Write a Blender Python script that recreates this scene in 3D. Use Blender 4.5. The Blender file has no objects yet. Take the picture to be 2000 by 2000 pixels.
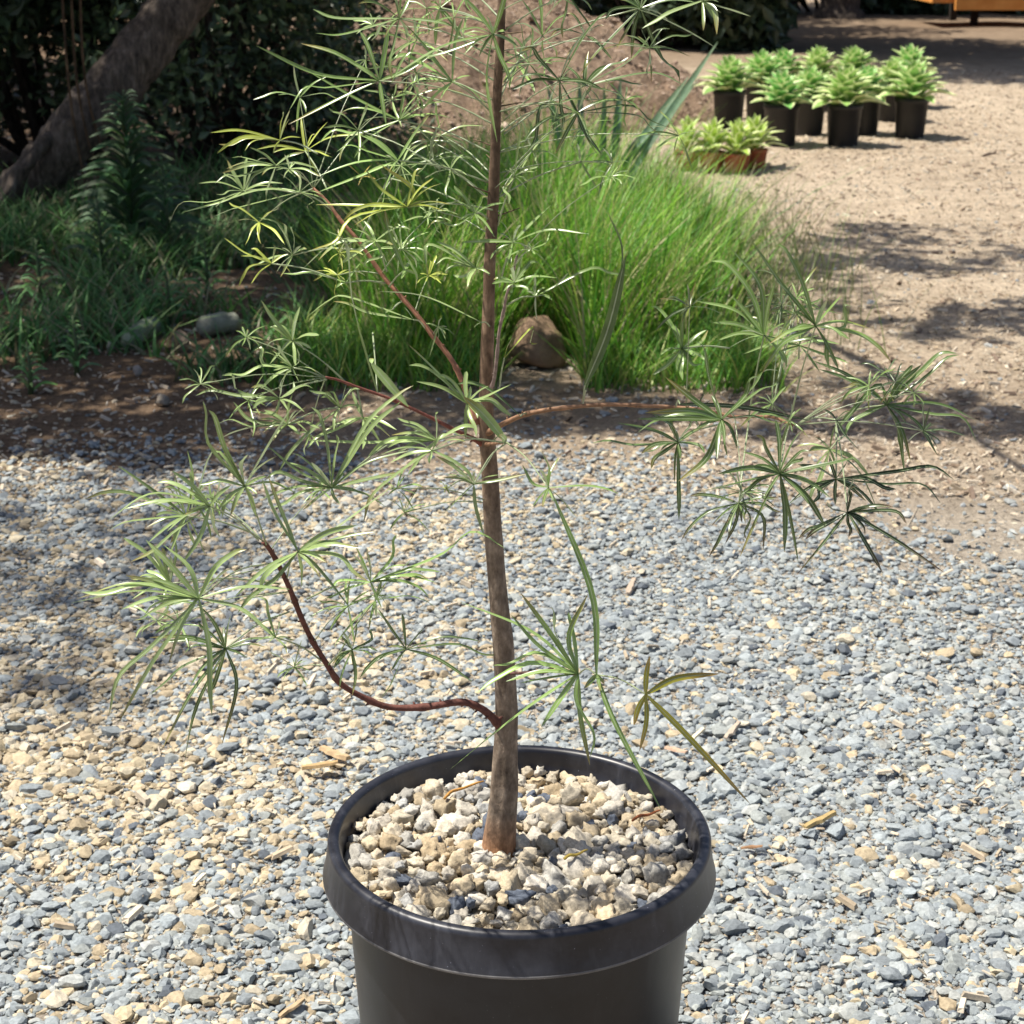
import bpy, math, random
import numpy as np
from mathutils import Vector, noise
R = math.radians
rng = np.random.default_rng(7)
random.seed(11)
S = bpy.context.scene
COL = S.collection

# ------------------------------------------------------------------ camera, world, sun, exposure
F, TH, H = 3400.0, R(18.9), 0.916
cam = bpy.data.cameras.new("camera"); camo = bpy.data.objects.new("camera", cam); COL.objects.link(camo)
camo.location = (0, 0, H); camo.rotation_euler = (math.pi/2 - TH, 0, 0)
cam.sensor_width = 36; cam.lens = 36*F/2000; cam.clip_start = 0.05; cam.clip_end = 400
cam.dof.use_dof = True; cam.dof.focus_distance = 1.24; cam.dof.aperture_fstop = 25
S.camera = camo
SUN_EL, SUN_DIR = R(64), Vector((-0.99, 0.12, 0))          # horizontal direction towards the sun
w = bpy.data.worlds.new("World"); S.world = w; w.use_nodes = True
nt = w.node_tree; bgn = nt.nodes["Background"]
sky = nt.nodes.new("ShaderNodeTexSky"); sky.sky_type = 'NISHITA'; sky.sun_disc = False
sky.sun_elevation = SUN_EL; sky.sun_rotation = math.atan2(SUN_DIR.x, SUN_DIR.y)
sky.air_density = .75; sky.dust_density = 2.0; sky.ozone_density = .35
nt.links.new(sky.outputs[0], bgn.inputs[0]); bgn.inputs[1].default_value = 0.085
sl = bpy.data.lights.new("sun", 'SUN'); sl.energy = 5.0; sl.angle = R(0.53); sl.color = (1, .945, .84)
so = bpy.data.objects.new("sun", sl); COL.objects.link(so)
sv = Vector((SUN_DIR.x*math.cos(SUN_EL), SUN_DIR.y*math.cos(SUN_EL), math.sin(SUN_EL)))
so.rotation_euler = sv.to_track_quat('Z', 'Y').to_euler(); so.location = (-3, -4, 8)
S.view_settings.view_transform = 'Standard'; S.view_settings.look = 'None'
S.view_settings.exposure = 0.62; S.view_settings.gamma = 1

# ------------------------------------------------------------------ helpers
def ray(px, py):
    x, y = (px-1000)/F, (1000-py)/F
    return Vector((x, math.cos(TH)+y*math.sin(TH), -math.sin(TH)+y*math.cos(TH)))
def at(px, py, Y):
    d = ray(px, py); t = Y/d.y
    return Vector((d.x*t, Y, H+d.z*t))
def gnd(px, py, z=0.0):
    d = ray(px, py); t = (z-H)/d.z
    return Vector((d.x*t, d.y*t, z))
def mpp(p):                                                   # metres per photograph pixel at a point
    return (p[1]*math.cos(TH)-(p[2]-H)*math.sin(TH))/F
def tag(o, label=None, cat=None, group=None, kind=None):
    if label: o['label'] = label
    if cat: o['category'] = cat
    if group: o['group'] = group
    if kind: o['kind'] = kind
    return o
def link(name, me, mats=(), parent=None):
    o = bpy.data.objects.new(name, me); COL.objects.link(o)
    for m in (mats if isinstance(mats, (list, tuple)) else [mats]): me.materials.append(m)
    if parent: o.parent = parent
    return o
def empty(name, loc):
    o = bpy.data.objects.new(name, None); COL.objects.link(o); o.location = loc; o.empty_display_size = .05
    return o
def np_mesh(name, V, Fc, smooth=False, col=None, attrs=None):
    V = np.asarray(V, np.float32); Fc = np.asarray(Fc, np.int32)
    me = bpy.data.meshes.new(name); n, k = Fc.shape
    me.vertices.add(len(V)); me.vertices.foreach_set("co", V.ravel())
    me.loops.add(n*k); me.loops.foreach_set("vertex_index", Fc.ravel())
    me.polygons.add(n); me.polygons.foreach_set("loop_start", np.arange(0, n*k, k, dtype=np.int32))
    me.polygons.foreach_set("use_smooth", np.full(n, smooth, dtype=bool))
    me.update(calc_edges=True)
    if col is not None:
        c = np.ones((len(V), 4), np.float32); c[:, :3] = col
        a = me.color_attributes.new("col", 'FLOAT_COLOR', 'POINT'); a.data.foreach_set("color", c.ravel())
    for k_, v in (attrs or {}).items():
        a = me.attributes.new(k_, 'FLOAT', 'POINT'); a.data.foreach_set("value", np.asarray(v, np.float32))
    return me
class MB:                                                     # collects ribbons, tubes and quads into one mesh
    def __init__(s): s.V = []; s.F = []; s.C = []; s.U = []; s.T = []
    def add(s, verts, faces, col, u=None, t=None):
        b = len(s.V); n = len(verts)
        s.V += [tuple(v) for v in verts]; s.F += [tuple(i+b for i in f) for f in faces]
        s.C += col if isinstance(col, list) else [tuple(col)]*n
        s.U += u if u is not None else [0.0]*n
        s.T += t if t is not None else [0.0]*n
    def tube(s, pts, rad, col, n=8, cap=True):
        pts = [Vector(p) for p in pts]; vs = []; fs = []
        prev = None
        for i, p in enumerate(pts):
            d = (pts[min(i+1, len(pts)-1)]-pts[max(i-1, 0)]).normalized()
            ref = prev if prev is not None else (Vector((1, 0, 0)) if abs(d.x) < .8 else Vector((0, 1, 0)))
            a = (ref-d*ref.dot(d)).normalized(); b = d.cross(a); prev = a
            r = rad[i] if isinstance(rad, (list, tuple)) else rad
            for k in range(n):
                q = 2*math.pi*k/n
                vs.append(p+(a*math.cos(q)+b*math.sin(q))*r)
        for i in range(len(pts)-1):
            for k in range(n):
                fs.append((i*n+k, i*n+(k+1) % n, (i+1)*n+(k+1) % n, (i+1)*n+k))
        if cap:
            fs.append(tuple(range(n-1, -1, -1))); fs.append(tuple((len(pts)-1)*n+k for k in range(n)))
        s.add(vs, fs, col)
    def build(s, name, mats, parent=None, smooth=True):
        me = bpy.data.meshes.new(name); me.from_pydata(s.V, [], s.F)
        c = np.ones((len(s.V), 4), np.float32); c[:, :3] = np.array(s.C, np.float32)
        a = me.color_attributes.new("col", 'FLOAT_COLOR', 'POINT'); a.data.foreach_set("color", c.ravel())
        a = me.attributes.new("u", 'FLOAT', 'POINT'); a.data.foreach_set("value", np.array(s.U, np.float32))
        a = me.attributes.new("t", 'FLOAT', 'POINT'); a.data.foreach_set("value", np.array(s.T, np.float32))
        me.polygons.foreach_set("use_smooth", np.full(len(me.polygons), smooth, dtype=bool)); me.update()
        return link(name, me, mats, parent)
def spline(pts, n):                                           # Catmull-Rom through points
    pts = [Vector(p) for p in pts]
    if len(pts) == 2: return [pts[0].lerp(pts[1], i/(n-1)) for i in range(n)]
    P = [pts[0]*2-pts[1]]+pts+[pts[-1]*2-pts[-2]]; out = []; m = len(pts)-1
    for i in range(n):
        x = i/(n-1)*m; k = min(int(x), m-1); t = x-k
        p0, p1, p2, p3 = P[k:k+4]
        out.append(.5*((2*p1)+(p2-p0)*t+(2*p0-5*p1+4*p2-p3)*t*t+(3*p1-p0-3*p2+p3)*t**3))
    return out
def ribbon(mb, pts, w, col, tipcol=None, fold=.35, n=10, up=Vector((0, -.5, 1)), base=.35, twist=0., peak=.4):
    q = spline(pts, n); vs = []; fs = []; cs = []; us = []; ts = []
    for i, p in enumerate(q):
        t = i/(n-1)
        d = (q[min(i+1, n-1)]-q[max(i-1, 0)]).normalized()
        s = d.cross(up)
        s = s.normalized() if s.length > 1e-4 else Vector((1, 0, 0))
        nn = s.cross(d)
        if twist:
            a = twist*t; s, nn = s*math.cos(a)+nn*math.sin(a), nn*math.cos(a)-s*math.sin(a)
        k = base+(1-base)*min(1, (t/.25))**.8 if t < peak else max(0.06, 1-((t-peak)/(1-peak))**3.6)
        h = w*.5*k
        vs += [p-s*h+nn*h*fold, p, p+s*h+nn*h*fold]
        c = col if tipcol is None else tuple(col[j]+(tipcol[j]-col[j])*max(0, (t-.55)/.45) for j in range(3))
        cs += [c]*3; us += [-1., 0., 1.]; ts += [t]*3
        if i < n-1:
            b = i*3; fs += [(b, b+1, b+4, b+3), (b+1, b+2, b+5, b+4)]
    mb.add(vs, fs, cs, us, ts)

def pcol(n, pal, j=.18): return np.clip(np.array(pal)[rng.integers(0, len(pal), n)]*(1+j*rng.standard_normal((n, 1))), .01, .8)

# ------------------------------------------------------------------ materials
def mat(name, rough=.6, spec=.5):
    m = bpy.data.materials.new(name); m.use_nodes = True
    p = m.node_tree.nodes["Principled BSDF"]; p.inputs["Roughness"].default_value = rough
    p.inputs["Specular IOR Level"].default_value = spec
    return m, m.node_tree, p
def N(nt, typ, **kw):
    n = nt.nodes.new("ShaderNode"+typ)
    for k, v in kw.items(): setattr(n, k, v)
    return n
def noise_n(nt, scale, detail=4, rough=.6, vec=None):
    n = N(nt, "TexNoise"); n.inputs["Scale"].default_value = scale; n.inputs["Detail"].default_value = detail
    n.inputs["Roughness"].default_value = rough
    if vec is None:
        vec = nt.nodes.get("TC") or N(nt, "TexCoord", name="TC")
        vec = vec.outputs["Object"]
    nt.links.new(vec, n.inputs["Vector"]); return n
def ramp(nt, fac, stops):
    r = N(nt, "ValToRGB"); e = r.color_ramp.elements
    while len(e) < len(stops): e.new(.5)
    for el, (p, c) in zip(e, stops): el.position = p; el.color = (*c, 1) if len(c) == 3 else c
    nt.links.new(fac, r.inputs[0]); return r.outputs[0]
def mix(nt, fac, a, b, mode='MIX'):
    m = N(nt, "Mix", data_type='RGBA', blend_type=mode)
    for i, v in ((0, fac), (6, a), (7, b)):
        if hasattr(v, "is_linked") or hasattr(v, "links"): nt.links.new(v, m.inputs[i])
        else: m.inputs[i].default_value = v if i == 0 else (*v, 1)
    return m.outputs[2]
def bump(nt, p, h, strength=.4, dist=.002):
    b = N(nt, "Bump"); b.inputs["Strength"].default_value = strength; b.inputs["Distance"].default_value = dist
    nt.links.new(h, b.inputs["Height"]); nt.links.new(b.outputs[0], p.inputs["Normal"])
def attr(nt, name): return N(nt, "Attribute", attribute_name=name)

def stone_mat(name, nscale, amt=.35, rough=.85, bstr=.5, bdist=.001):
    m, nt, p = mat(name, rough, .3)
    c = attr(nt, "col").outputs["Color"]
    n = noise_n(nt, nscale, 5, .65)
    v = ramp(nt, n.outputs[0], [(.3, (1-amt,)*3), (.7, (1+amt*.4,)*3)])
    nt.links.new(mix(nt, 1., c, v, 'MULTIPLY'), p.inputs["Base Color"])
    bump(nt, p, n.outputs[0], bstr, bdist); return m
M = {}
M['gravel'] = stone_mat("crushed_stone", 260)
M['pebble'] = stone_mat("pot_pebble", 420, .4, .85, .7, .0012)
M['litter'] = stone_mat("wood_litter", 150, .3, .8, .2)
M['rock'] = stone_mat("field_rock", 30, .5, .9, .9, .01)

def leafmat(name, back=(.36, .42, .30), mid=(.40, .47, .28), midw=.16, rough=.27, trans=.25, margin=None, backmix=.55):
    m, nt, p = mat(name, rough, .5)
    c = attr(nt, "col").outputs["Color"]; u = attr(nt, "u").outputs["Fac"]
    ab = N(nt, "Math", operation='ABSOLUTE'); nt.links.new(u, ab.inputs[0])
    if mid:
        k = ramp(nt, ab.outputs[0], [(midw*.5, (1, 1, 1)), (midw, (0, 0, 0))])
        c = mix(nt, k, c, mid)
    if margin:
        k = ramp(nt, ab.outputs[0], [(.58, (0, 0, 0)), (.72, (1, 1, 1))]); c = mix(nt, k, c, margin)
    if back:
        g = N(nt, "NewGeometry"); mm = N(nt, "Math", operation='MULTIPLY'); mm.inputs[1].default_value = backmix
        nt.links.new(g.outputs["Backfacing"], mm.inputs[0]); c = mix(nt, mm.outputs[0], c, back)
    n = noise_n(nt, 60, 3); v = ramp(nt, n.outputs[0], [(.3, (.75,)*3), (.7, (1.15,)*3)])
    c = mix(nt, 1., c, v, 'MULTIPLY')
    nt.links.new(c, p.inputs["Base Color"])
    if trans:
        t = N(nt, "BsdfTranslucent"); nt.links.new(c, t.inputs[0]); x = N(nt, "MixShader"); x.inputs[0].default_value = trans
        out = nt.nodes["Material Output"]
        nt.links.new(p.outputs[0], x.inputs[1]); nt.links.new(t.outputs[0], x.inputs[2]); nt.links.new(x.outputs[0], out.inputs[0])
    return m
M['leaf'] = leafmat("sapling_leaf")
M['grass'] = leafmat("grass_blade", None, None, rough=.5, trans=.35)
M['weed'] = leafmat("weed_leaf", None, None, rough=.6, trans=.25)
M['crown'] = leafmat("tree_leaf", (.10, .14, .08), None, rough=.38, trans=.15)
M['agave'] = leafmat("variegated_leaf", None, None, rough=.45, trans=.2, margin=(.76, .82, .44))
M['blade'] = leafmat("blue_green_blade", None, (.20, .30, .20), .3, rough=.4, trans=.1)

def bark(name, c1, c2, c3, sc, stretch=6):
    m, nt, p = mat(name, .8, .3)
    tc = N(nt, "TexCoord", name="TC"); mp = N(nt, "Mapping"); mp.inputs["Scale"].default_value = (stretch, stretch, 1)
    nt.links.new(tc.outputs["Object"], mp.inputs[0])
    n = noise_n(nt, sc, 6, .7, mp.outputs[0]); n2 = noise_n(nt, sc*2.2, 4, .6)
    c = ramp(nt, n.outputs[0], [(.3, c1), (.52, c2), (.72, c3)])
    v = ramp(nt, n2.outputs[0], [(.35, (.7,)*3), (.65, (1.12,)*3)])
    a = attr(nt, "col").outputs["Color"]
    c = mix(nt, 1., mix(nt, 1., c, v, 'MULTIPLY'), a, 'MULTIPLY')
    nt.links.new(c, p.inputs["Base Color"])
    ad = N(nt, "Math", operation='ADD'); nt.links.new(n.outputs[0], ad.inputs[0]); nt.links.new(n2.outputs[0], ad.inputs[1])
    bump(nt, p, ad.outputs[0], .8, .06/sc); return m
M['sapbark'] = bark("sapling_bark", (.09, .068, .05), (.235, .195, .155), (.40, .35, .29), 55, 2.5)
M['twig'] = bark("sapling_twig", (.75, .75, .75), (1, 1, 1), (1.2, 1.2, 1.2), 120, 1)
M['treebark'] = bark("old_bark", (.022, .016, .012), (.12, .092, .072), (.25, .20, .165), 14, 4)

def plastic(name, c, dust, rough=.42, amt=.5):
    m, nt, p = mat(name, rough, .5)
    n = noise_n(nt, 9, 6, .7); n2 = noise_n(nt, 140, 3, .7)
    k = ramp(nt, n.outputs[0], [(.42, (0, 0, 0)), (.75, (amt,)*3)])
    k2 = ramp(nt, n2.outputs[0], [(.62, (0, 0, 0)), (.75, (.5,)*3)])
    kk = N(nt, "Math", operation='MAXIMUM'); nt.links.new(k, kk.inputs[0]); nt.links.new(mix(nt, 1., k, k2, 'MULTIPLY'), kk.inputs[1])
    mp = N(nt, "Mapping"); mp.inputs["Scale"].default_value = (1, 1, .12); nt.links.new(nt.nodes["TC"].outputs["Object"], mp.inputs[0])
    st = noise_n(nt, 55, 4, .7, mp.outputs[0]); sp = noise_n(nt, 520, 2, .5)
    bc = mix(nt, kk.outputs[0], c, dust)
    bc = mix(nt, ramp(nt, st.outputs[0], [(.56, (0, 0, 0)), (.78, (amt*.8,)*3)]), bc, dust)
    bc = mix(nt, ramp(nt, sp.outputs[0], [(.74, (0, 0, 0)), (.78, (.8,)*3)]), bc, tuple(min(.6, x*4) for x in dust))
    nt.links.new(bc, p.inputs["Base Color"])
    r = N(nt, "MapRange"); r.inputs[3].default_value = rough-.06; r.inputs[4].default_value = rough+.25
    nt.links.new(n.outputs[0], r.inputs[0]); nt.links.new(r.outputs[0], p.inputs["Roughness"])
    bump(nt, p, n2.outputs[0], .06, .0004); return m
M['pot'] = plastic("black_plastic", (.006, .007, .010), (.032, .034, .040), .30, .7)
M['potrim'] = plastic("black_plastic_rim", (.008, .0085, .014), (.075, .08, .10), .30, .75)
M['potworn'] = plastic("worn_plastic_edge", (.06, .06, .065), (.28, .27, .26), .4, .9)
M['smallpot'] = plastic("small_pot_plastic", (.005, .005, .007), (.022, .021, .02), .45, .4)
M['terra'] = plastic("terracotta_plastic", (.30, .085, .035), (.40, .16, .08), .6)
M['soil'] = stone_mat("potting_soil", 90, .5, .95, .8, .004)

# ------------------------------------------------------------------ ground
def vnoise(x, y, s, o=0.): return noise.noise(Vector((x*s+o, y*s-o, o*.7)))
def ground_mat():
    m, nt, p = mat("ground_dirt", .95, .15)
    tc = N(nt, "TexCoord", name="TC")
    big = noise_n(nt, .9, 4, .6); mid = noise_n(nt, 9, 5, .7); fine = noise_n(nt, 90, 5, .75); grit = noise_n(nt, 420, 3, .7)
    c = ramp(nt, big.outputs[0], [(.35, (.60, .50, .385)), (.65, (.72, .615, .485))])
    c = mix(nt, .8, c, ramp(nt, mid.outputs[0], [(.32, (.66, .62, .58)), (.68, (1.15, 1.12, 1.08))]), 'MULTIPLY')
    c = mix(nt, .9, c, ramp(nt, fine.outputs[0], [(.35, (.55, .53, .50)), (.5, (1, 1, 1)), (.68, (1.25, 1.25, 1.22))]), 'MULTIPLY')
    c = mix(nt, .7, c, ramp(nt, grit.outputs[0], [(.35, (.6, .58, .56)), (.65, (1.2, 1.2, 1.2))]), 'MULTIPLY')
    # darker earth colour on the left, in front of the grass and far back
    z = attr(nt, "dark_earth").outputs["Fac"]
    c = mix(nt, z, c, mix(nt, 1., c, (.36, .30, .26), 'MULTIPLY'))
    c = mix(nt, attr(nt, 'grit').outputs['Fac'], c, mix(nt, 1., c, (.80, .86, .95), 'MULTIPLY'))
    nt.links.new(c, p.inputs["Base Color"])
    ad = N(nt, "Math", operation='ADD'); nt.links.new(mid.outputs[0], ad.inputs[0]); nt.links.new(fine.outputs[0], ad.inputs[1])
    bump(nt, p, ad.outputs[0], .9, .02); return m
M['ground'] = ground_mat()
def gz(x, y):                                                 # gentle unevenness beyond the gravel
    k = min(1, max(0, (y-3.0)/1.5))
    return k*(.018*vnoise(x, y, 1.1, 3)+.008*vnoise(x, y, 4, 5))
def grid(x0, x1, nx, y0, y1, ny, power=1.):
    xs = np.linspace(x0, x1, nx); t = np.linspace(0, 1, ny)**power; ys = y0+(y1-y0)*t
    V = [(x, y, 0) for y in ys for x in xs]
    Fq = [(j*nx+i, j*nx+i+1, (j+1)*nx+i+1, (j+1)*nx+i) for j in range(ny-1) for i in range(nx-1)]
    return np.array(V, float), Fq
V, Fq = grid(-160, 160, 3, -20, 300, 3)
nx_ = 200
xs = np.concatenate([[-160, -40], np.linspace(-12, 14, nx_), [40, 160]])
ys = np.concatenate([[-60, -10], np.linspace(0, 18, 220), [24, 40, 90, 300]])
V = np.array([(x, y, gz(x, y) if (-12 < x < 14 and 0 < y < 18) else 0) for y in ys for x in xs])
n1 = len(xs)
Fq = [(j*n1+i, j*n1+i+1, (j+1)*n1+i+1, (j+1)*n1+i) for j in range(len(ys)-1) for i in range(n1-1)]
def dark_earth(x, y):
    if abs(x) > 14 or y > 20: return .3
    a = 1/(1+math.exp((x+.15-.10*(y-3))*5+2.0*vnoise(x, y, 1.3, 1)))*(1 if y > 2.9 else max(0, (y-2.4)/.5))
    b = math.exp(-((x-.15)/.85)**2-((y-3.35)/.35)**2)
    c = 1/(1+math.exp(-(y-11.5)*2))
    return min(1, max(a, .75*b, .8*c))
me = np_mesh("ground", V, Fq, True, attrs={"dark_earth": [dark_earth(v[0], v[1]) for v in V], "grit": [1/(1+math.exp(min(30, max(-30, (v[1]-2.8)*9)))) for v in V]})
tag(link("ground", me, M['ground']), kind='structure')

# dirt mound
def mound_h(x, y):
    if y > 40: return 0
    d = ((x+.45)/1.58)**2+((y-9.2)/1.7)**2
    if d > 1: return -.05
    r = math.sqrt(d)
    h = .90*(1-r)**1.0
    return h+.12*min(1, h*3)*vnoise(x, y, 1.6, 2)+.075*vnoise(x, y, 5, 4)*min(1, h*4)+.045*vnoise(x, y, 13, 6)+.025*vnoise(x, y, 31, 8)
xs = np.linspace(-2.2, 1.5, 180); ys = np.linspace(7.2, 11.4, 150)
V = [(x, y, mound_h(x, y)) for y in ys for x in xs]; n1 = len(xs)
Fq = [(j*n1+i, j*n1+i+1, (j+1)*n1+i+1, (j+1)*n1+i) for j in range(len(ys)-1) for i in range(n1-1)]
def mound_mat():
    m, nt, p = mat("mound_soil", .95, .15)
    a = noise_n(nt, 3, 5, .65); b = noise_n(nt, 22, 6, .75); c_ = noise_n(nt, 70, 4, .7)
    c = ramp(nt, a.outputs[0], [(.35, (.46, .325, .235)), (.65, (.62, .46, .345))])
    c = mix(nt, .9, c, ramp(nt, b.outputs[0], [(.36, (.55, .52, .5)), (.6, (1.1, 1.1, 1.08))]), 'MULTIPLY')
    c = mix(nt, .9, c, ramp(nt, c_.outputs[0], [(.35, (.6, .58, .56)), (.6, (1.12, 1.12, 1.1))]), 'MULTIPLY')
    nt.links.new(c, p.inputs["Base Color"])
    ad = N(nt, "Math", operation='ADD'); nt.links.new(b.outputs[0], ad.inputs[0]); nt.links.new(c_.outputs[0], ad.inputs[1])
    bump(nt, p, ad.outputs[0], 1., .05); return m
M['mound'] = mound_mat()
tag(link("dirt_mound", np_mesh("dirt_mound", V, Fq, True), M['mound']), kind='structure')

CLODS = True
# ------------------------------------------------------------------ gravel (stuff): angular crushed stones
def ico(sub):
    import bmesh
    bm = bmesh.new(); bmesh.ops.create_icosphere(bm, subdivisions=sub, radius=1)
    v = np.array([x.co[:] for x in bm.verts]); f = np.array([[q.index for q in p.verts] for p in bm.faces]); bm.free()
    return v, f
def chipped(v, r, planes):
    v = v*(1+.10*r.standard_normal((len(v), 1)))
    for _ in range(planes):
        n = r.standard_normal(3); n /= np.linalg.norm(n); d = r.uniform(.45, .8)
        k = np.maximum(0, v@n-d); v = v-k[:, None]*n
    return v
def rot_mats(r, n):
    q = r.standard_normal((n, 4)); q /= np.linalg.norm(q, axis=1)[:, None]
    a, b, c, d = q.T
    return np.stack([np.stack([1-2*(c*c+d*d), 2*(b*c-a*d), 2*(b*d+a*c)], 1),
                     np.stack([2*(b*c+a*d), 1-2*(b*b+d*d), 2*(c*d-a*b)], 1),
                     np.stack([2*(b*d-a*c), 2*(c*d+a*b), 1-2*(b*b+c*c)], 1)], 1)
def stones(pos, size, col, sub, flat=.58, planes=7, protos=24, smooth=False, name="stones", noise_amt=0., elong=.35):
    v0, f0 = ico(sub); P = [chipped(v0, rng, planes) for _ in range(protos)]
    if noise_amt:
        for k, p in enumerate(P):
            P[k] = np.array([q*(1+noise_amt*noise.noise(Vector(q*1.7)+Vector((k*3.1, 0, 0)))+noise_amt*.5*noise.noise(Vector(q*4.)+Vector((0, k*2.7, 0)))) for q in p])
    P = np.stack(P); n = len(pos)
    pick = rng.integers(0, protos, n); X = P[pick]
    an = 1+elong*rng.uniform(-1, 1, (n, 1, 3)); X = X*an
    X = np.einsum('nij,nvj->nvi', rot_mats(rng, n), X); X[:, :, 2] *= flat
    X = X*(size[:, None, None]*.5)+pos[:, None, :]
    nv = len(v0); Fc = (f0[None]+(np.arange(n)*nv)[:, None, None]).reshape(-1, 3)
    return np_mesh(name, X.reshape(-1, 3), Fc, smooth, np.repeat(col, nv, 0))
PAL_GREY = np.array([(.30, .325, .34), (.265, .29, .31), (.33, .35, .36), (.23, .25, .27), (.38, .385, .375), (.31, .325, .32)])
PAL_TAN = np.array([(.50, .41, .28), (.45, .36, .245), (.55, .47, .35), (.39, .31, .21), (.52, .455, .36)])
def fbm(x, y, s, o): return vnoise(x, y, s, o)+.5*vnoise(x, y, s*2.1, o+3)+.25*vnoise(x, y, s*4.3, o+7)
def in_gravel(x, y):                                          # 1 inside the gravelled patch, falling to 0 on the dirt
    edge = 2.92+.16*fbm(x, 1.7, 1.6, 9)+.05*fbm(x, y, 6, 2)
    right = 2.92-max(0, x-.22)*1.40
    edge += .20*min(1, max(0, (-.1-x)/.4))
    e = min(edge, max(right, 1.6)+.15*fbm(x, y, 3, 5))
    return 1/(1+math.exp(min(30, (y-e)/(.09 if x < .25 else .13))))
def gravel_layer(dens, y0, y1, mean, sub, name):
    n = int(dens*(y1-y0)*(1.5+.42*(y0+y1)))
    y = rng.uniform(y0, y1, n); x = rng.uniform(-1, 1, n)*(.75+.42*y)
    keep = np.array([rng.random() < in_gravel(a, b) for a, b in zip(x, y)]); x, y = x[keep], y[keep]
    n = len(x); size = np.clip(mean*np.exp(.40*rng.standard_normal(n)), .0035, .026)
    # the photograph's patches: more tan to the left, blue-grey to the right and in front
    tan = np.array([(.09-.38*a)+.40*fbm(a, b, 1.7, 21)+(.18 if b > 2.45 else 0)+.42*math.exp(-((a+.42)/.28)**2-((b-1.75)/.22)**2) for a, b in zip(x, y)])
    tan = np.clip(tan, .10, .72)
    ist = rng.random(n) < tan
    c = np.where(ist[:, None], PAL_TAN[rng.integers(0, len(PAL_TAN), n)], PAL_GREY[rng.integers(0, len(PAL_GREY), n)])
    dark = rng.random(n) < .035; c = np.where(dark[:, None], np.array([.12, .135, .16]), c)
    c = c*(1+.10*rng.standard_normal((n, 1)))*np.array([.985, 1.01, 1.0]); c = np.clip(c, .03, .75)
    z = size*rng.uniform(.02, .26, n)
    pos = np.stack([x, y, z], 1)
    return pos, size, c
p1 = gravel_layer(25000, 1.12, 2.15, .0094, 2, "")
p2 = gravel_layer(22000, 2.15, 3.45, .0096, 1, "")
g1 = stones(*p1, 2, name="gravel"); 
tag(link("gravel", g1, M['gravel']), 'blue grey and tan crushed stone gravel covering the ground round the big pot', 'gravel', kind='stuff')
g2 = stones(*p2, 1, name="gravel")
tag(link("gravel", g2, M['gravel']), 'paler crushed stone gravel thinning out into dirt behind the big pot', 'gravel', kind='stuff')

g3 = gravel_layer(34000, 1.12, 2.9, .0046, 1, "")
tag(link("grit", stones(*g3, 1, name="grit"), M['gravel']), 'fine grit and stone crumbs between the larger gravel stones', 'grit', kind='stuff')
# scattered stones and wood litter on the dirt beyond (stuff)
n = 5200
y = 2.7+rng.random(n)**1.5*6.5; x = rng.uniform(-1, 1, n)*(.5+.40*y)
size = np.clip(.009*np.exp(.45*rng.standard_normal(n)), .004, .03)
c = np.where(rng.random((n, 1)) < .5, PAL_TAN[rng.integers(0, 5, n)], PAL_GREY[rng.integers(0, 6, n)])*.9
z = np.array([gz(a, b) for a, b in zip(x, y)])+size*.1
tag(link("loose_stones", stones(np.stack([x, y, z], 1), size, c, 1, name="loose_stones"), M['gravel']),
    'small loose stones strewn over the tan dirt behind the gravel', 'stones', kind='stuff')
def flakes(n, xy, zf, lmean, cols, name, w=.3, h=.22):
    L = np.clip(lmean*np.exp(.5*rng.standard_normal(n)), lmean*.35, lmean*3.2)
    box = np.array([(-1, -1, -1), (1, -1, -1), (1, 1, -1), (-1, 1, -1), (-.8, -.7, 1), (.9, -.6, 1), (.75, .8, 1), (-.9, .7, 1)])*.5
    f0 = np.array([(0, 3, 2, 1), (4, 5, 6, 7), (0, 1, 5, 4), (1, 2, 6, 5), (2, 3, 7, 6), (3, 0, 4, 7)])
    X = np.repeat(box[None], n, 0)*np.stack([L, L*w*rng.uniform(.5, 1.4, n), L*h*rng.uniform(.4, 1.2, n)], 1)[:, None, :]
    a = rng.uniform(0, 6.283, n); tlt = rng.normal(0, .28, n); ca, sa = np.cos(a), np.sin(a)
    X[:, :, 2] += X[:, :, 0]*np.tan(tlt)[:, None]
    x = X[:, :, 0]*ca[:, None]-X[:, :, 1]*sa[:, None]; y = X[:, :, 0]*sa[:, None]+X[:, :, 1]*ca[:, None]
    X[:, :, 0] = x+xy[:, 0:1]; X[:, :, 1] = y+xy[:, 1:2]; X[:, :, 2] += zf[:, None]
    c = cols[rng.integers(0, len(cols), n)]*(1+.2*rng.standard_normal((n, 1)))
    Fc = (f0[None]+(np.arange(n)*8)[:, None, None]).reshape(-1, 4)
    return np_mesh(name, X.reshape(-1, 3), Fc, False, np.repeat(np.clip(c, .02, .8), 8, 0))
WOOD = np.array([(.52, .42, .30), (.62, .53, .41), (.36, .27, .19), (.46, .41, .34), (.58, .50, .39), (.22, .16, .12)])
n = 90000
y = 2.75+rng.random(n)**1.25*8.5; x = rng.uniform(-1, 1, n)*(.5+.40*y)
k = np.array([rng.random() < (1 if a > .25 else .35) for a in x]); x, y = x[k], y[k]; n = len(x)
z = np.array([gz(a, b) for a, b in zip(x, y)])+.004
tag(link("wood_litter", flakes(n, np.stack([x, y], 1), z, .0085, WOOD, "wood_litter"), M['litter']),
    'fine wood chips and bark crumbs strewn over the dirt yard', 'wood litter', kind='stuff')
n = 2600
y = rng.uniform(1.15, 2.9, n); x = rng.uniform(-1, 1, n)*(.7+.4*y)
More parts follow.
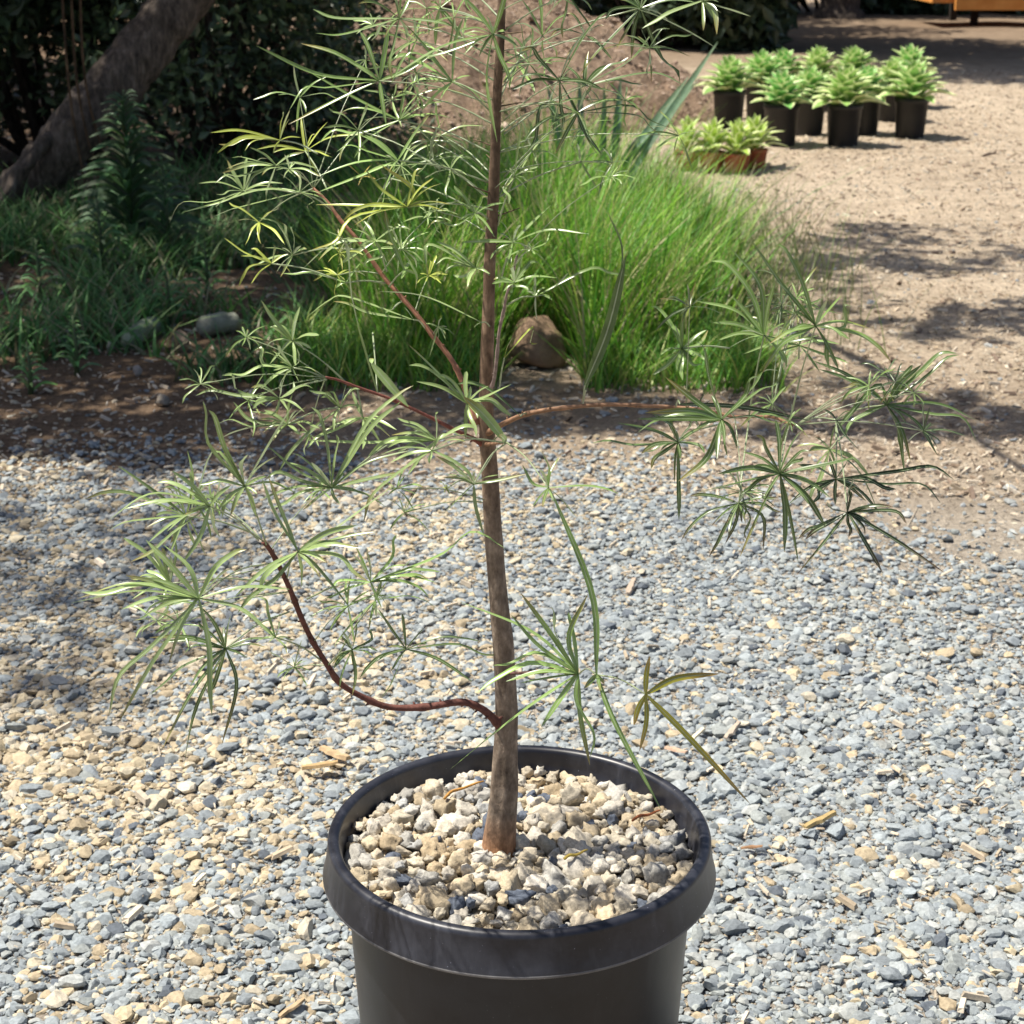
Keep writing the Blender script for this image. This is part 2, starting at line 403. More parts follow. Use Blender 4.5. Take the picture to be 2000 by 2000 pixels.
tag(link("wood_slivers", flakes(n, np.stack([x, y], 1), np.full(n, .008)+rng.uniform(0, .004, n), .0085, WOOD[[0, 1, 4]], "wood_slivers", .26, .2), M['litter']),
    'tan wood slivers lying in the gravel', 'wood slivers', kind='stuff')

n = 9000
x = rng.uniform(-2.0, 1.3, n); y = rng.uniform(7.5, 9.6, n); hz_ = np.array([mound_h(a, b) for a, b in zip(x, y)])
k = (hz_ > .01) & (rng.random(n) < np.array([.35+.9*max(0, .3+vnoise(a, b, 3, 60)) for a, b in zip(x, y)])); x, y, hz_ = x[k], y[k], hz_[k]; n = len(x)
size = np.clip(.015*np.exp(.5*rng.standard_normal(n)), .008, .075)
tag(link("dirt_clods", stones(np.stack([x, y, hz_+size*.12], 1), size, pcol(n, [(.46, .34, .26), (.38, .28, .21), (.54, .42, .33), (.30, .21, .16)]), 1, name="dirt_clods"), M['gravel']),
    'brown clods and crumbs of soil lying on the dirt mound', 'dirt clods', kind='stuff')
# ------------------------------------------------------------------ nursery pot
RIM = Vector((.0055, 1.155, .27))
def lathe(profile, n, mb, col=(1, 1, 1)):
    vs = []; fs = []
    for r, z in profile:
        for k in range(n): a = 2*math.pi*k/n; vs.append((r*math.cos(a), r*math.sin(a), z))
    for i in range(len(profile)-1):
        for k in range(n): fs.append((i*n+k, i*n+(k+1) % n, (i+1)*n+(k+1) % n, (i+1)*n+k))
    mb.add(vs, fs, col)
def arc(cx, cz, r, a0, a1, n=6): return [(cx+r*math.cos(R(a0+(a1-a0)*i/n)), cz+r*math.sin(R(a0+(a1-a0)*i/n))) for i in range(n+1)]
pot = empty("nursery_pot", (RIM.x, RIM.y, 0))
tag(pot, 'large black plastic nursery pot with a thick flared rim standing on gravel', 'pot')
mb = MB(); lathe([(0.001, .004), (.112, .004), (.1165, .0), (.1175, .006), (.1222, .09), (.1297, .234), (.1298, .246), (.127, .246), (.118, .05), (.001, .05)], 128, mb); mb.build("body", M['pot'], pot)
mb = MB(); lathe([(.1288, .2385), (.1440, .2370)]+arc(.1450, .2392, .0022, -90, 10, 5)+[(.1458, .243), (.1442, .2545), (.1430, .2625)]+arc(.1388, .2655, .0043, -5, 90, 6)+arc(.1379, .2655, .0043, 90, 180, 6)+[(.1322, .258), (.1300, .232), (.1288, .2385)], 160, mb)
mb.build("rim", M['potrim'], pot)
mb = MB(); lathe([(.1441, .2363)]+arc(.1455, .2388, .0019, -100, 70, 8)+[(.1459, .2418)], 160, mb); mb.build("lip_edge", M['potworn'], pot)
# pebbles in the pot
PZ = .2535
pts = []; tries = 0
while len(pts) < 900 and tries < 60000:
    tries += 1
    a = rng.uniform(0, 6.283); r = .129*math.sqrt(rng.random()); s = float(np.clip(.0176*math.exp(.30*rng.standard_normal()), .008, .027))
    if r+s*.40 > .1315: continue
    x, y = r*math.cos(a), r*math.sin(a)
    if all((x-p[0])**2+(y-p[1])**2 > (.37*(s+p[2]))**2 for p in pts): pts.append((x, y, s))
base = []
for _ in range(1000):
    a = rng.uniform(0, 6.283); r = .128*math.sqrt(rng.random()); base.append((r*math.cos(a), r*math.sin(a), rng.uniform(.009, .014)))
P = np.array([(RIM.x+x, RIM.y+y, PZ-s*.15+rng.uniform(-.003, .0025)) for x, y, s in pts]+[(RIM.x+x, RIM.y+y, PZ-.010) for x, y, s in base])
sz = np.array([p[2] for p in pts]+[b[2] for b in base])
PALP = np.array([(.60, .52, .40), (.64, .57, .46), (.56, .46, .32), (.66, .61, .53), (.52, .41, .27), (.50, .48, .44), (.45, .45, .44), (.60, .55, .47), (.62, .52, .37), (.63, .56, .44)])
c = PALP[rng.integers(0, len(PALP), len(P))]*np.array([.86, .86, .85])*(1+.13*rng.standard_normal((len(P), 1)))
dk = rng.random(len(P)) < .065; c = np.where(dk[:, None], np.array([.12, .14, .18]), c); c = np.clip(c, .04, .8)
tag(link("pot_gravel", stones(P, sz, c, 3, .88, 4, 24, True, "pot_gravel", .42, .25), M['pebble']),
    'cream and grey pumice pebbles filling the big black pot', 'pebbles', kind='stuff')
mb = MB(); lathe([(.001, .2445), (.1296, .2445)], 48, mb, (.10, .085, .07)); o = mb.build("soil", M['soil'], pot)

# ------------------------------------------------------------------ the sapling
YT = gnd(978, 1652, PZ).y
T_ = [(1690, 977, 84), (1662, 977, 76), (1640, 978, 66), (1600, 981, 61), (1550, 986, 56), (1480, 988, 51), (1400, 989, 49), (1340, 987, 46), (1260, 983, 44), (1200, 977, 42), (1100, 968, 39), (1000, 961, 38), (930, 957, 36), (860, 952, 35),
      (800, 950, 31), (740, 950, 29), (700, 951, 29), (600, 954, 27), (500, 957, 26), (400, 963, 25), (300, 967, 22), (200, 970, 20), (100, 976, 19), (0, 980, 18), (-150, 988, 15), (-320, 1000, 11)]
def trunk_x(py):
    for (a, xa, _), (b, xb, _) in zip(T_, T_[1:]):
        if b <= py <= a: return xa+(xb-xa)*(a-py)/(a-b)
    return 980
sap = empty("sapling", at(978, 1652, YT))
tag(sap, 'slender young tree with narrow finger-like leaves growing in the big black pot', 'tree')
def child(mb, name, m, smooth=True):
    o = mb.build(name, m, sap, smooth)
    o.matrix_parent_inverse = sap.matrix_basis.inverted() if False else o.matrix_parent_inverse
    o.location = -Vector(sap.location); return o
pp = [(at(x, y, YT), .45*w_*mpp(at(x, y, YT))) for y, x, w_ in T_]
ctr = spline([p for p, r in pp], 130)
rr = np.interp(np.linspace(0, 1, 130), np.linspace(0, 1, len(pp)), [r for p, r in pp])
mb = MB(); vs = []; fs = []; cs = []; nseg = 28
for i, (p, r) in enumerate(zip(ctr, rr)):
    t = i/129
    for k in range(nseg):
        a = 2*math.pi*k/nseg; v = p.z
        lump = 1+.09*max(0, vnoise(1, v*22, 1, 9))+.05*vnoise(math.cos(a)*2, v*14, 1, 1)+.03*vnoise(math.cos(a)*4, v*60+math.sin(a), 1, 5)
        if p.z < .36:                                        # fused side stem running down the left of the foot
            lump += .20*max(0, math.cos(a-3.6))**6*min(1, (.36-p.z)/.04)-.10*max(0, math.cos(a-4.25))**16*min(1, (.36-p.z)/.04)
        vs.append((p.x+r*lump*math.cos(a), p.y+r*lump*math.sin(a), p.z))
        g = 1-.45*min(1, max(0, (p.z-.62)/.12)); 
        red = min(1, max(0, (.285-p.z)/.03))
        wm = min(1, max(0, (p.z-.48)/.12)); cs.append((g*(1+.5*red+.06*wm), g*(.92+.02*red-.10*wm), g*(.86-.25*red-.20*wm)))
for i in range(129):
    for k in range(nseg): fs.append((i*nseg+k, i*nseg+(k+1) % nseg, (i+1)*nseg+(k+1) % nseg, (i+1)*nseg+k))
mb.add(vs, fs, cs); trunk = child(mb, "trunk", M['sapbark'])

# branches: pixels of the photograph, Y offset at the end, radii in photograph pixels, bark colour
BR = {
 1: ([(985, 1425), (962, 1402), (938, 1383), (900, 1371), (830, 1381), (760, 1381), (710, 1362), (665, 1335), (640, 1300), (612, 1255), (590, 1210), (568, 1155), (545, 1105), (528, 1075), (515, 1058)], -.07, (9, 4.2), (.16, .065, .05)),
 2: ([(930, 830), (912, 770), (895, 728), (880, 700), (845, 655), (810, 610), (775, 570), (745, 535), (700, 470), (665, 430), (640, 395), (612, 368)], .05, (7, 3), (.36, .17, .105)),
 3: ([(945, 868), (915, 852), (885, 838), (830, 810), (760, 778), (700, 757), (660, 742), (636, 737)], -.05, (5, 2.2), (.24, .085, .065)),
 4: ([(945, 850), (975, 832), (1018, 812), (1055, 803), (1099, 797), (1180, 790), (1273, 793), (1340, 797), (1390, 803), (1435, 814), (1505, 814), (1542, 828), (1556, 829)], -.08, (6.5, 2.2), (.30, .17, .10)),
 5: ([(952, 770), (964, 745), (970, 700), (975, 648), (984, 605), (990, 574), (1000, 545), (1010, 500)], -.03, (4.6, 2.2), (.33, .24, .21)),
 6: ([(985, 1314), (1009, 1315), (1045, 1313), (1068, 1312), (1085, 1300), (1100, 1312), (1128, 1318)], -.05, (3.6, 3), (.15, .08, .07)),
 7: ([(947, 868), (970, 866), (988, 863)], -.06, (3.2, 2.4), (.30, .17, .10)),
}
BPTS = []
for k, (px, dy, (r0, r1), c) in BR.items():
    n = len(px); P = []
    for i, (a, b) in enumerate(px):
        P.append(at(a, b, YT+dy*(i/(n-1))**.8))
    for i, p in enumerate(P): BPTS.append((px[i][0], px[i][1], p.y))
    q = spline(P, n*4); s_ = mpp(P[0])
    mb = MB(); rad = [(r0+(r1-r0)*(i/(len(q)-1))**.6)*s_*.98*(1+.10*vnoise(q[i].x*90, q[i].z*90, 1, k)) for i in range(len(q))]
    rad[0] *= 1.9; rad[1] *= 1.5; rad[2] *= 1.2; rad = [r_*(1.22 if i_ % 7 == 3 else 1) for i_, r_ in enumerate(rad)]
    mb.tube(q, rad, c, 10)
    for i in range(3, len(q)-2, 3):                          # leaf scars and buds
        a = rng.uniform(0, 6.28); d = (q[i+1]-q[i-1]).normalized(); s = d.cross(Vector((math.cos(a), math.sin(a), .3))).normalized()
        mb.tube([q[i]+s*rad[i]*.6, q[i]+s*rad[i]*1.7+d*rad[i]*.4], [rad[i]*.5, rad[i]*.22], tuple(x*.85 for x in c), 5)
    child(mb, "branch", M['twig'])
def branchY(px, py):                                         # depth of the nearest branch, else of the trunk
    b = min(BPTS, key=lambda t: (t[0]-px)**2+(t[1]-py)**2)
    if (b[0]-px)**2+(b[1]-py)**2 < 60**2 and abs(px-trunk_x(py)) > 25: return b[2]
    return YT

G0, G1, G2, G3 = (.23, .35, .10), (.32, .43, .16), (.115, .18, .055), (.42, .48, .08)
YEL, BRN, DRK = (.36, .30, .055), (.32, .17, .06), (.055, .085, .035)
RED = (.12, .045, .03)
# each compound leaf: hub, where its stalk starts, leaflet tips (x, y[, via x, y]), width in px, colour, tip colour, depth of hub
LV = [
 # --- left side, upper
 ((476,373),(585,378),[(388,358),(327,417,410,395),(356,415,440,393),(444,313),(433,338)],8,G1,None,0),
 ((547,274),(620,300),[(411,259,470,255),(422,282),(428,287),(552,215),(566,215),(533,300)],7,G3,None,.02),
 ((539,323),(600,352),[(433,338),(419,348,470,345),(453,301,475,308),(500,292),(470,372),(441,330)],8,G1,None,-.02),
 ((596,295),(640,372),[(500,292,545,285),(534,297),(588,228),(640,238),(614,259),(710,262)],7,G3,None,.03),
 ((585,375),(650,412),[(470,378,530,370),(430,395),(419,427,470,405),(544,338),(627,349),(604,411,612,392)],9,G1,None,-.02),
 ((780,36),(960,110),[(611,18,660,36),(616,65,670,68),(725,78,745,50),(702,-2),(766,-30),(885,52,830,40),(820,-20),(757,150),(800,80)],10,G0,None,-.02),
 ((741,158),(957,202),[(588,85,660,107),(500,89,620,145),(561,188,640,172),(563,243,660,195),(759,52),(774,228),(850,100,790,140)],10,G0,None,.02),
 ((883,160),(955,215),[(780,35),(761,104),(775,150,830,160),(905,34,889,80),(919,148),(952,208)],9,G0,None,-.03),
 ((963,67),(975,40),[(971,278,952,160),(759,135,850,110),(761,153),(950,30),(905,-5),(985,60),(985,-20),(900,55)],12,G0,None,-.06),
 ((780,235),(961,300),[(600,138,700,195),(624,277,700,262),(710,235),(795,155),(883,197),(690,300),(660,215)],9,G0,None,.02),
 ((777,313),(955,357),[(660,280,720,297),(622,344,700,318),(622,375,700,345),(845,217),(812,258),(760,335),(742,420)],9,G0,None,.0),
 ((795,404),(978,413),[(712,329,745,370),(743,321,808,370),(847,347),(868,356),(616,400,700,402),(616,489,690,425),(668,417),(692,440),(831,393)],9,G3,YEL,-.03),
 ((707,346),(740,330),[(672,320),(685,352),(735,350),(728,320),(700,362)],7,YEL,BRN,.01),
 ((927,417),(955,430),[(883,362),(888,393),(834,440,890,442),(966,463),(984,396),(950,380)],9,G0,None,-.05),
 ((733,471),(755,530),[(712,432),(589,527,660,470),(800,440),(661,518,700,490),(714,521,745,500),(620,497,670,472)],10,G1,None,-.02),
 ((530,515),(658,546),[(434,465,480,495),(464,552,490,520),(490,555),(490,484),(470,500),(545,500)],9,G3,None,0),
 ((572,498),(702,488),[(505,425,545,440),(541,437),(557,431,560,465),(571,440),(588,480),(540,532),(495,520)],8,G1,None,.02),
 ((676,552),(753,553),[(704,514),(655,562),(550,540)],12,G0,None,-.01),
 ((737,766),(728,650),[(648,425,690,590)],13,G1,None,-.04),
 ((790,528),(760,560),[(751,408,762,460),(812,535),(783,545),(800,512)],15,G0,None,-.02),
 ((808,625),(830,640),[(600,596,680,580),(650,586,720,612),(790,600)],9,G1,None,-.02),
 ((766,605),(790,585),[(778,590),(752,612)],12,G0,None,-.01),
 ((940,630),(958,640),[(741,569,830,580),(925,640)],11,G1,None,-.04),
 ((930,524),(958,540),[(832,518,840,478),(852,471),(853,507),(884,537,905,540),(912,558),(940,496),(868,525)],9,G1,None,-.05),
 # --- left, middle
 ((571,666),(680,751),[(509,586,530,620),(586,599),(568,611),(521,670),(527,639,552,640),(527,711)],12,G1,None,0),
 ((571,718),(636,739),[(495,680,515,712),(451,735),(509,760),(549,770,550,745),(534,670),(580,680,585,705)],9,G1,None,-.02),
 ((546,779),(638,741),[(382,766,470,774),(430,735,470,768),(493,794),(490,757,515,755),(524,816,542,800),(574,745,572,765)],11,G1,None,-.03),
 ((561,829),(664,795),[(425,832,490,833),(456,785,490,822),(437,860),(599,794),(586,850),(571,770)],10,G1,None,-.03),
 ((664,797),(690,755),[(603,759,640,772),(676,751),(546,912,610,840),(700,755)],9,G1,None,-.01),
 ((709,816),(697,757),[(599,869,650,842),(740,838),(688,765),(620,850)],10,G1,None,-.02),
 ((726,710),(790,780),[(798,795,755,745),(726,700)],20,G1,None,-.03),
 ((648,953),(830,835),[(624,785,640,870),(813,745,715,830),(782,785,720,840),(661,844),(608,903),(673,922),(518,925,590,940),(785,925,700,940),(524,872,580,920),(664,984,652,970),(509,975),(800,880)],11,G1,None,-.06),
 ((478,950),(520,1064),[(412,791,440,880),(382,780,410,870),(571,794,520,880),(481,884,470,910),(434,866,455,905),(366,965,420,880),(502,964),(426,997),(520,930)],12,G1,None,-.06),
 ((410,989),(505,1055),[(209,1018,300,965),(239,995),(265,1102,340,1040),(354,1104,392,1045),(364,944),(451,948),(300,985)],11,G1,None,-.08),
 ((364,1008),(490,1040),[(172,946,260,965),(221,912,300,960),(216,1037,290,1015),(290,1060),(366,880,375,940),(333,1080)],11,G1,None,-.04),
 ((332,1140),(545,1140),[(241,1044,290,1085),(332,1080),(290,1060),(318,1065),(346,1031)],9,G1,None,-.02),
 ((388,1169),(530,1100),[(138,1178,270,1155),(147,1171,260,1140),(158,1158),(245,1124,310,1140),(198,1368,300,1260),(229,1415,300,1290),(426,1385,408,1260),(535,1245,470,1190),(319,1064,370,1110),(480,1066,420,1110)],12,G1,None,-.10),
 ((441,1267),(565,1195),[(292,1245,370,1245),(535,1247),(437,1223),(296,1357),(354,1524,380,1390),(433,1455,462,1340),(370,1343),(484,1285),(317,1462)],10,G2,None,-.06),
 ((582,1078),(560,1130),[(511,933,535,1000),(524,930,550,1000),(769,949,660,1030),(733,1039,670,1050),(689,1195,620,1110),(500,1143),(475,1200,540,1130),(459,1165,520,1110),(669,1061),(720,1128,660,1085)],12,G1,None,-.10),
 ((538,1245),(633,1294),[(512,1160),(574,1250),(550,1210),(500,1213),(500,1254)],8,G1,None,-.03),
 ((724,1137),(600,1170),[(689,1058,705,1090),(781,1042,765,1090),(981,1041,860,1085),(838,1130),(637,1173),(860,1110)],9,G0,None,-.04),
 ((733,1173),(655,1290),[(652,1263,690,1215),(780,1170),(854,1176),(720,1232),(690,1170)],8,G0,None,-.02),
 ((688,1269),(640,1300),[(655,1251),(649,1297),(661,1341),(688,1359,695,1320),(730,1282),(730,1225,725,1250),(702,1210)],8,G2,None,-.03),
 ((793,1268),(735,1190),[(739,1189,765,1230),(786,1195),(758,1263),(941,1254,860,1245),(980,1286,890,1258),(922,1331),(750,1359),(699,1310)],8,G2,None,-.02),
 # --- near trunk
 ((853,860),(945,862),[(600,860,720,865),(717,874),(757,872),(776,884),(804,839),(853,801),(909,847,880,845),(773,819)],10,G1,None,-.05),
 ((844,880),(988,865),[(763,903),(909,857),(782,919),(701,1000,790,915),(740,890),(930,930,880,898),(837,905)],10,G1,None,-.08),
 ((912,788),(950,800),[(794,670,850,725),(800,705),(909,857),(813,745),(919,754),(998,751,950,775),(857,726),(999,805,955,780),(940,785),(930,850)],12,G1,None,-.08),
 ((988,862),(960,866),[(905,775,945,810),(975,850)],22,G1,None,-.10),
 ((925,946),(988,866),[(863,932),(1028,926,970,940),(851,890),(863,1007,890,980),(945,1045,929,990),(973,870),(890,915),(925,920)],10,G1,None,-.10),
 ((872,955),(925,946),[(860,940),(868,962),(884,950),(878,965),(862,952)],8,G3,None,-.08),
 ((985,700),(975,760),[(1049,665,1040,640),(1002,658)],9,G3,None,-.05),
 ((1016,813),(1030,808),[(900,732,960,765)],12,G2,None,-.03),
 ((1145,762),(1139,788),[(1186,409,1216,520)],7,DRK,(.10,.16,.06),-.04),
 ((1143,752),(1139,788),[(1222,500,1188,640)],20,G2,None,-.04),
 ((1002,473),(975,560),[(1077,400,1035,440),(1150,457,1070,450),(902,473,950,471),(956,502),(976,456),(1016,437),(996,515),(1035,487)],10,G0,None,-.06),
 ((1037,487),(1005,520),[(1074,454,1066,475),(987,504),(1061,509),(1052,490)],9,G0,None,-.05),
 ((1004,552),(1000,560),[(973,515,978,548),(1047,506),(1089,543),(1021,499),(1015,520),(1000,520)],11,G0,None,-.05),
 ((1046,579),(993,594),[(1228,533,1150,525),(1110,533,1085,560),(1029,569),(1041,558),(1065,561)],11,G0,None,-.04),
 # --- right of trunk, top
 ((1251,16),(985,122),[(1191,-10),(1308,39,1250,20),(1145,145,1200,70),(1204,96),(1233,114),(1336,189,1290,110),(1362,5),(1270,-40),(1230,-40),(1402,96,1340,60)],12,G2,None,-.03),
 ((1372,2),(1240,-30),[(1400,67,1395,20),(1466,32,1410,15),(1260,60,1310,25),(1350,-40),(1420,-40)],13,G1,None,-.04),
 ((1093,158),(985,235),[(1023,88),(1000,150,1040,145),(1000,172),(1147,54,1115,105),(1191,20),(1097,260,1096,210),(1168,303,1125,220),(1120,130)],10,G2,None,-.02),
 ((1140,168),(985,262),[(1230,111),(1316,57,1230,120),(1339,168,1270,142),(1256,168),(1225,199),(1080,150),(1105,128),(1190,125),(1150,100)],10,G2,None,.02),
 ((1129,220),(985,345),[(1308,261,1240,225),(1300,255,1230,207),(1026,292,1060,205),(1020,262),(1175,302,1140,255),(1085,300),(1110,190)],10,G2,None,-.01),
 ((1010,125),(978,190),[(1040,60),(1060,140),(990,60),(1045,180),(985,165)],9,G0,None,.04),
 ((1040,295),(975,380),[(1012,215),(1080,260),(1000,350),(1095,310),(985,290),(1053,330)],9,G1,None,.03),
 ((1005,345),(972,440),[(1020,235),(1052,327),(990,395,985,370),(985,330),(1030,370)],9,G1,None,-.04),
 ((1060,70),(985,160),[(1020,0),(1110,20),(1090,110),(1000,40),(1055,-20)],9,G0,None,.04),
 ((1110,-10),(985,60),[(1150,60),(1060,40),(1180,-20),(1095,70),(1040,-5)],10,G0,None,-.03),
 ((860,15),(972,60),[(800,70),(850,90),(905,80),(830,-20),(905,-15)],9,G0,None,.03),
 ((700,255),(860,330),[(640,210),(630,250),(660,310),(720,200),(755,270),(700,320)],8,G1,None,.05),
 ((840,275),(962,360),[(790,300),(800,245),(870,230),(850,330),(900,290)],8,G1,None,.04),
 ((880,330),(960,395),[(830,350),(850,300),(905,300),(870,385),(915,345)],8,G1,None,-.02),
 # --- right branch
 ((1332,681),(1425,680),[(1279,589,1310,635),(1360,549,1335,620),(1295,625,1325,650),(1383,645,1365,672),(1274,732,1305,712),(1290,689),(1372,711,1352,712),(1330,740)],12,G0,None,-.02),
 ((1492,655),(1463,812),[(1360,588,1435,607),(1400,494,1470,580),(1425,483,1485,560),(1514,549),(1425,679),(1603,661,1540,668),(1543,719,1520,685),(1539,712)],12,G0,None,-.05),
 ((1593,637),(1542,826),[(1467,469,1530,560),(1521,465,1570,560),(1512,545),(1563,574),(1644,578),(1666,597,1648,640),(1481,713),(1742,693,1670,650),(1619,719,1612,670)],11,G0,None,-.08),
 ((1561,675),(1560,700),[(1517,632),(1557,625),(1450,692),(1655,712,1600,690),(1640,672)],9,G0,None,-.03),
 ((1731,791),(1633,820),[(1863,675,1800,725),(1876,688,1810,735),(1789,712),(1599,721,1660,745),(1586,704,1660,735),(1642,759,1690,757),(1905,820,1830,790),(1912,840,1820,810),(1831,889,1790,825),(1767,925,1757,850),(1637,820,1715,752)],13,G2,None,-.06),
 ((1409,820),(1435,814),[(1356,657,1385,740),(1300,737,1360,785),(1481,726,1455,775),(1534,737,1480,765),(1245,818,1340,818),(1246,829),(1443,871,1425,835),(1325,940,1380,895),(1517,712),(1260,806,1350,803)],13,G2,None,-.08),
 ((1324,864),(1400,830),[(1206,826,1280,842),(1155,872,1240,870),(1273,807,1315,835),(1327,1009,1325,940),(1318,944),(1374,835),(1290,880),(1345,880)],13,G2,None,-.04),
 ((1523,925),(1541,832),[(1358,963,1440,945),(1445,1088,1485,1000),(1532,1078,1533,1000),(1559,1099,1540,1000),(1613,1030,1575,970),(1673,896,1580,915),(1622,972),(1449,882),(1583,980,1550,950)],13,G2,None,-.10),
 ((1443,983),(1463,820),[(1329,1049,1385,1000),(1347,965,1400,970),(1416,1063,1437,1020),(1458,1060,1465,1010),(1474,998),(1528,1000),(1491,1074,1490,1010),(1390,1085)],9,G2,RED,-.06),
 ((1655,1001),(1633,830),[(1557,1045,1600,1028),(1577,1054),(1554,1126,1610,1060),(1724,1119,1690,1060),(1845,1119,1740,1050),(1771,1023,1745,998),(1691,1041),(1710,1030),(1615,980,1625,995),(1668,930)],11,DRK,RED,-.09),
 ((1633,936),(1633,825),[(1865,927,1750,922),(1840,963,1730,947),(1586,980,1600,955),(1749,958,1690,935),(1717,1001),(1620,890),(1560,905)],11,DRK,None,-.05),
 ((1621,878),(1650,850),[(1555,871),(1581,880),(1668,895),(1603,864),(1720,1012,1677,922),(1586,980,1600,940),(1700,925)],10,G1,None,-.03),
 ((1633,820),(1556,829),[(1680,882,1650,850),(1660,800),(1610,800)],11,DRK,None,-.07),
 ((1328,789),(1320,794),[(1580,821,1450,795)],14,DRK,None,-.06),
 # --- lower right
 ((1071,953),(988,863),[(1020,908,1040,945),(1059,879,1072,915),(1094,891,1074,925),(1209,961,1140,950),(1040,990),(1125,1010,1095,975)],10,G0,None,-.08),
 ((1129,1316),(1110,1316),[(900,1176,1040,1235),(1016,1157,1070,1230),(1071,1178,1085,1240),(997,1200,1050,1260),(962,1304,1050,1275),(931,1335,1040,1295),(1013,1335,1070,1325),(880,1502,1020,1390),(1152,1494,1132,1395),(1162,1471,1125,1370),(1148,1160,1110,1245)],13,G0,None,-.09),
 ((1165,1318),(1128,1318),[(1292,1583,1200,1410),(1075,955,1156,1160),(1140,1345),(1180,1335),(1172,1350)],15,G0,None,-.08),
 ((1261,1356),(1165,1318),[(1269,1281,1262,1320),(1405,1316,1320,1325),(1238,1417,1245,1385),(1249,1467,1262,1410),(1465,1570,1340,1435)],14,(.42,.40,.06),(.44,.26,.08),-.07),
]
r2 = np.random.default_rng(5)
for _ in range(10):                                          # the crowded leaves round the upper trunk
    py = r2.uniform(-30, 400); side = -1 if r2.random() < .6 else 1; hx_ = trunk_x(py)+side*r2.uniform(60, 270); n = int(r2.integers(4, 7)); a0 = r2.uniform(0, 6.28)
    tp = [(hx_+math.cos(a0+i*6.28/n+r2.uniform(-.4, .4))*r2.uniform(35, 105), py+math.sin(a0+i*6.28/n)*r2.uniform(25, 75)) for i in range(n)]
    LV.append(((hx_, py), (trunk_x(py+75), py+r2.uniform(50, 95)), tp, 8, (G0, G1, G2)[int(r2.integers(0, 3))], None, r2.uniform(-.05, .09)))
NBIG = len(LV)
for x0_, x1_, y0_, y1_, k_, cset in [(560, 930, -10, 330, 10, (G0, G1)), (430, 930, 330, 700, 9, (G0, G1, G3)), (330, 900, 700, 1010, 9, (G1, G0)), (230, 800, 1000, 1330, 5, (G1, G0)), (1000, 1340, -20, 350, 10, (G2, G0)), (1260, 1830, 560, 1010, 13, (G2, G0, DRK))]:
    for _ in range(k_):                                      # small wiry leaves filling the spaces between the large ones
        hx_, hy_ = r2.uniform(x0_, x1_), r2.uniform(y0_, y1_); n = int(r2.integers(4, 8)); a0 = r2.uniform(0, 6.28); sc_ = r2.uniform(.6, 1.25)
        b_ = min(BPTS+[(trunk_x(q), q, YT) for q in range(-100, 1000, 40)], key=lambda t: (t[0]-hx_)**2+(t[1]-hy_-40)**2)
        tp = [(hx_+math.cos(a0+i*6.28/n+r2.uniform(-.5, .5))*r2.uniform(30, 95)*sc_, hy_+math.sin(a0+i*6.28/n)*r2.uniform(22, 75)*sc_) for i in range(n)]
        LV.append(((hx_, hy_), (b_[0], b_[1]), tp, 6.5, cset[int(r2.integers(0, len(cset)))], None, r2.uniform(-.06, .06)))
mb_small = MB()
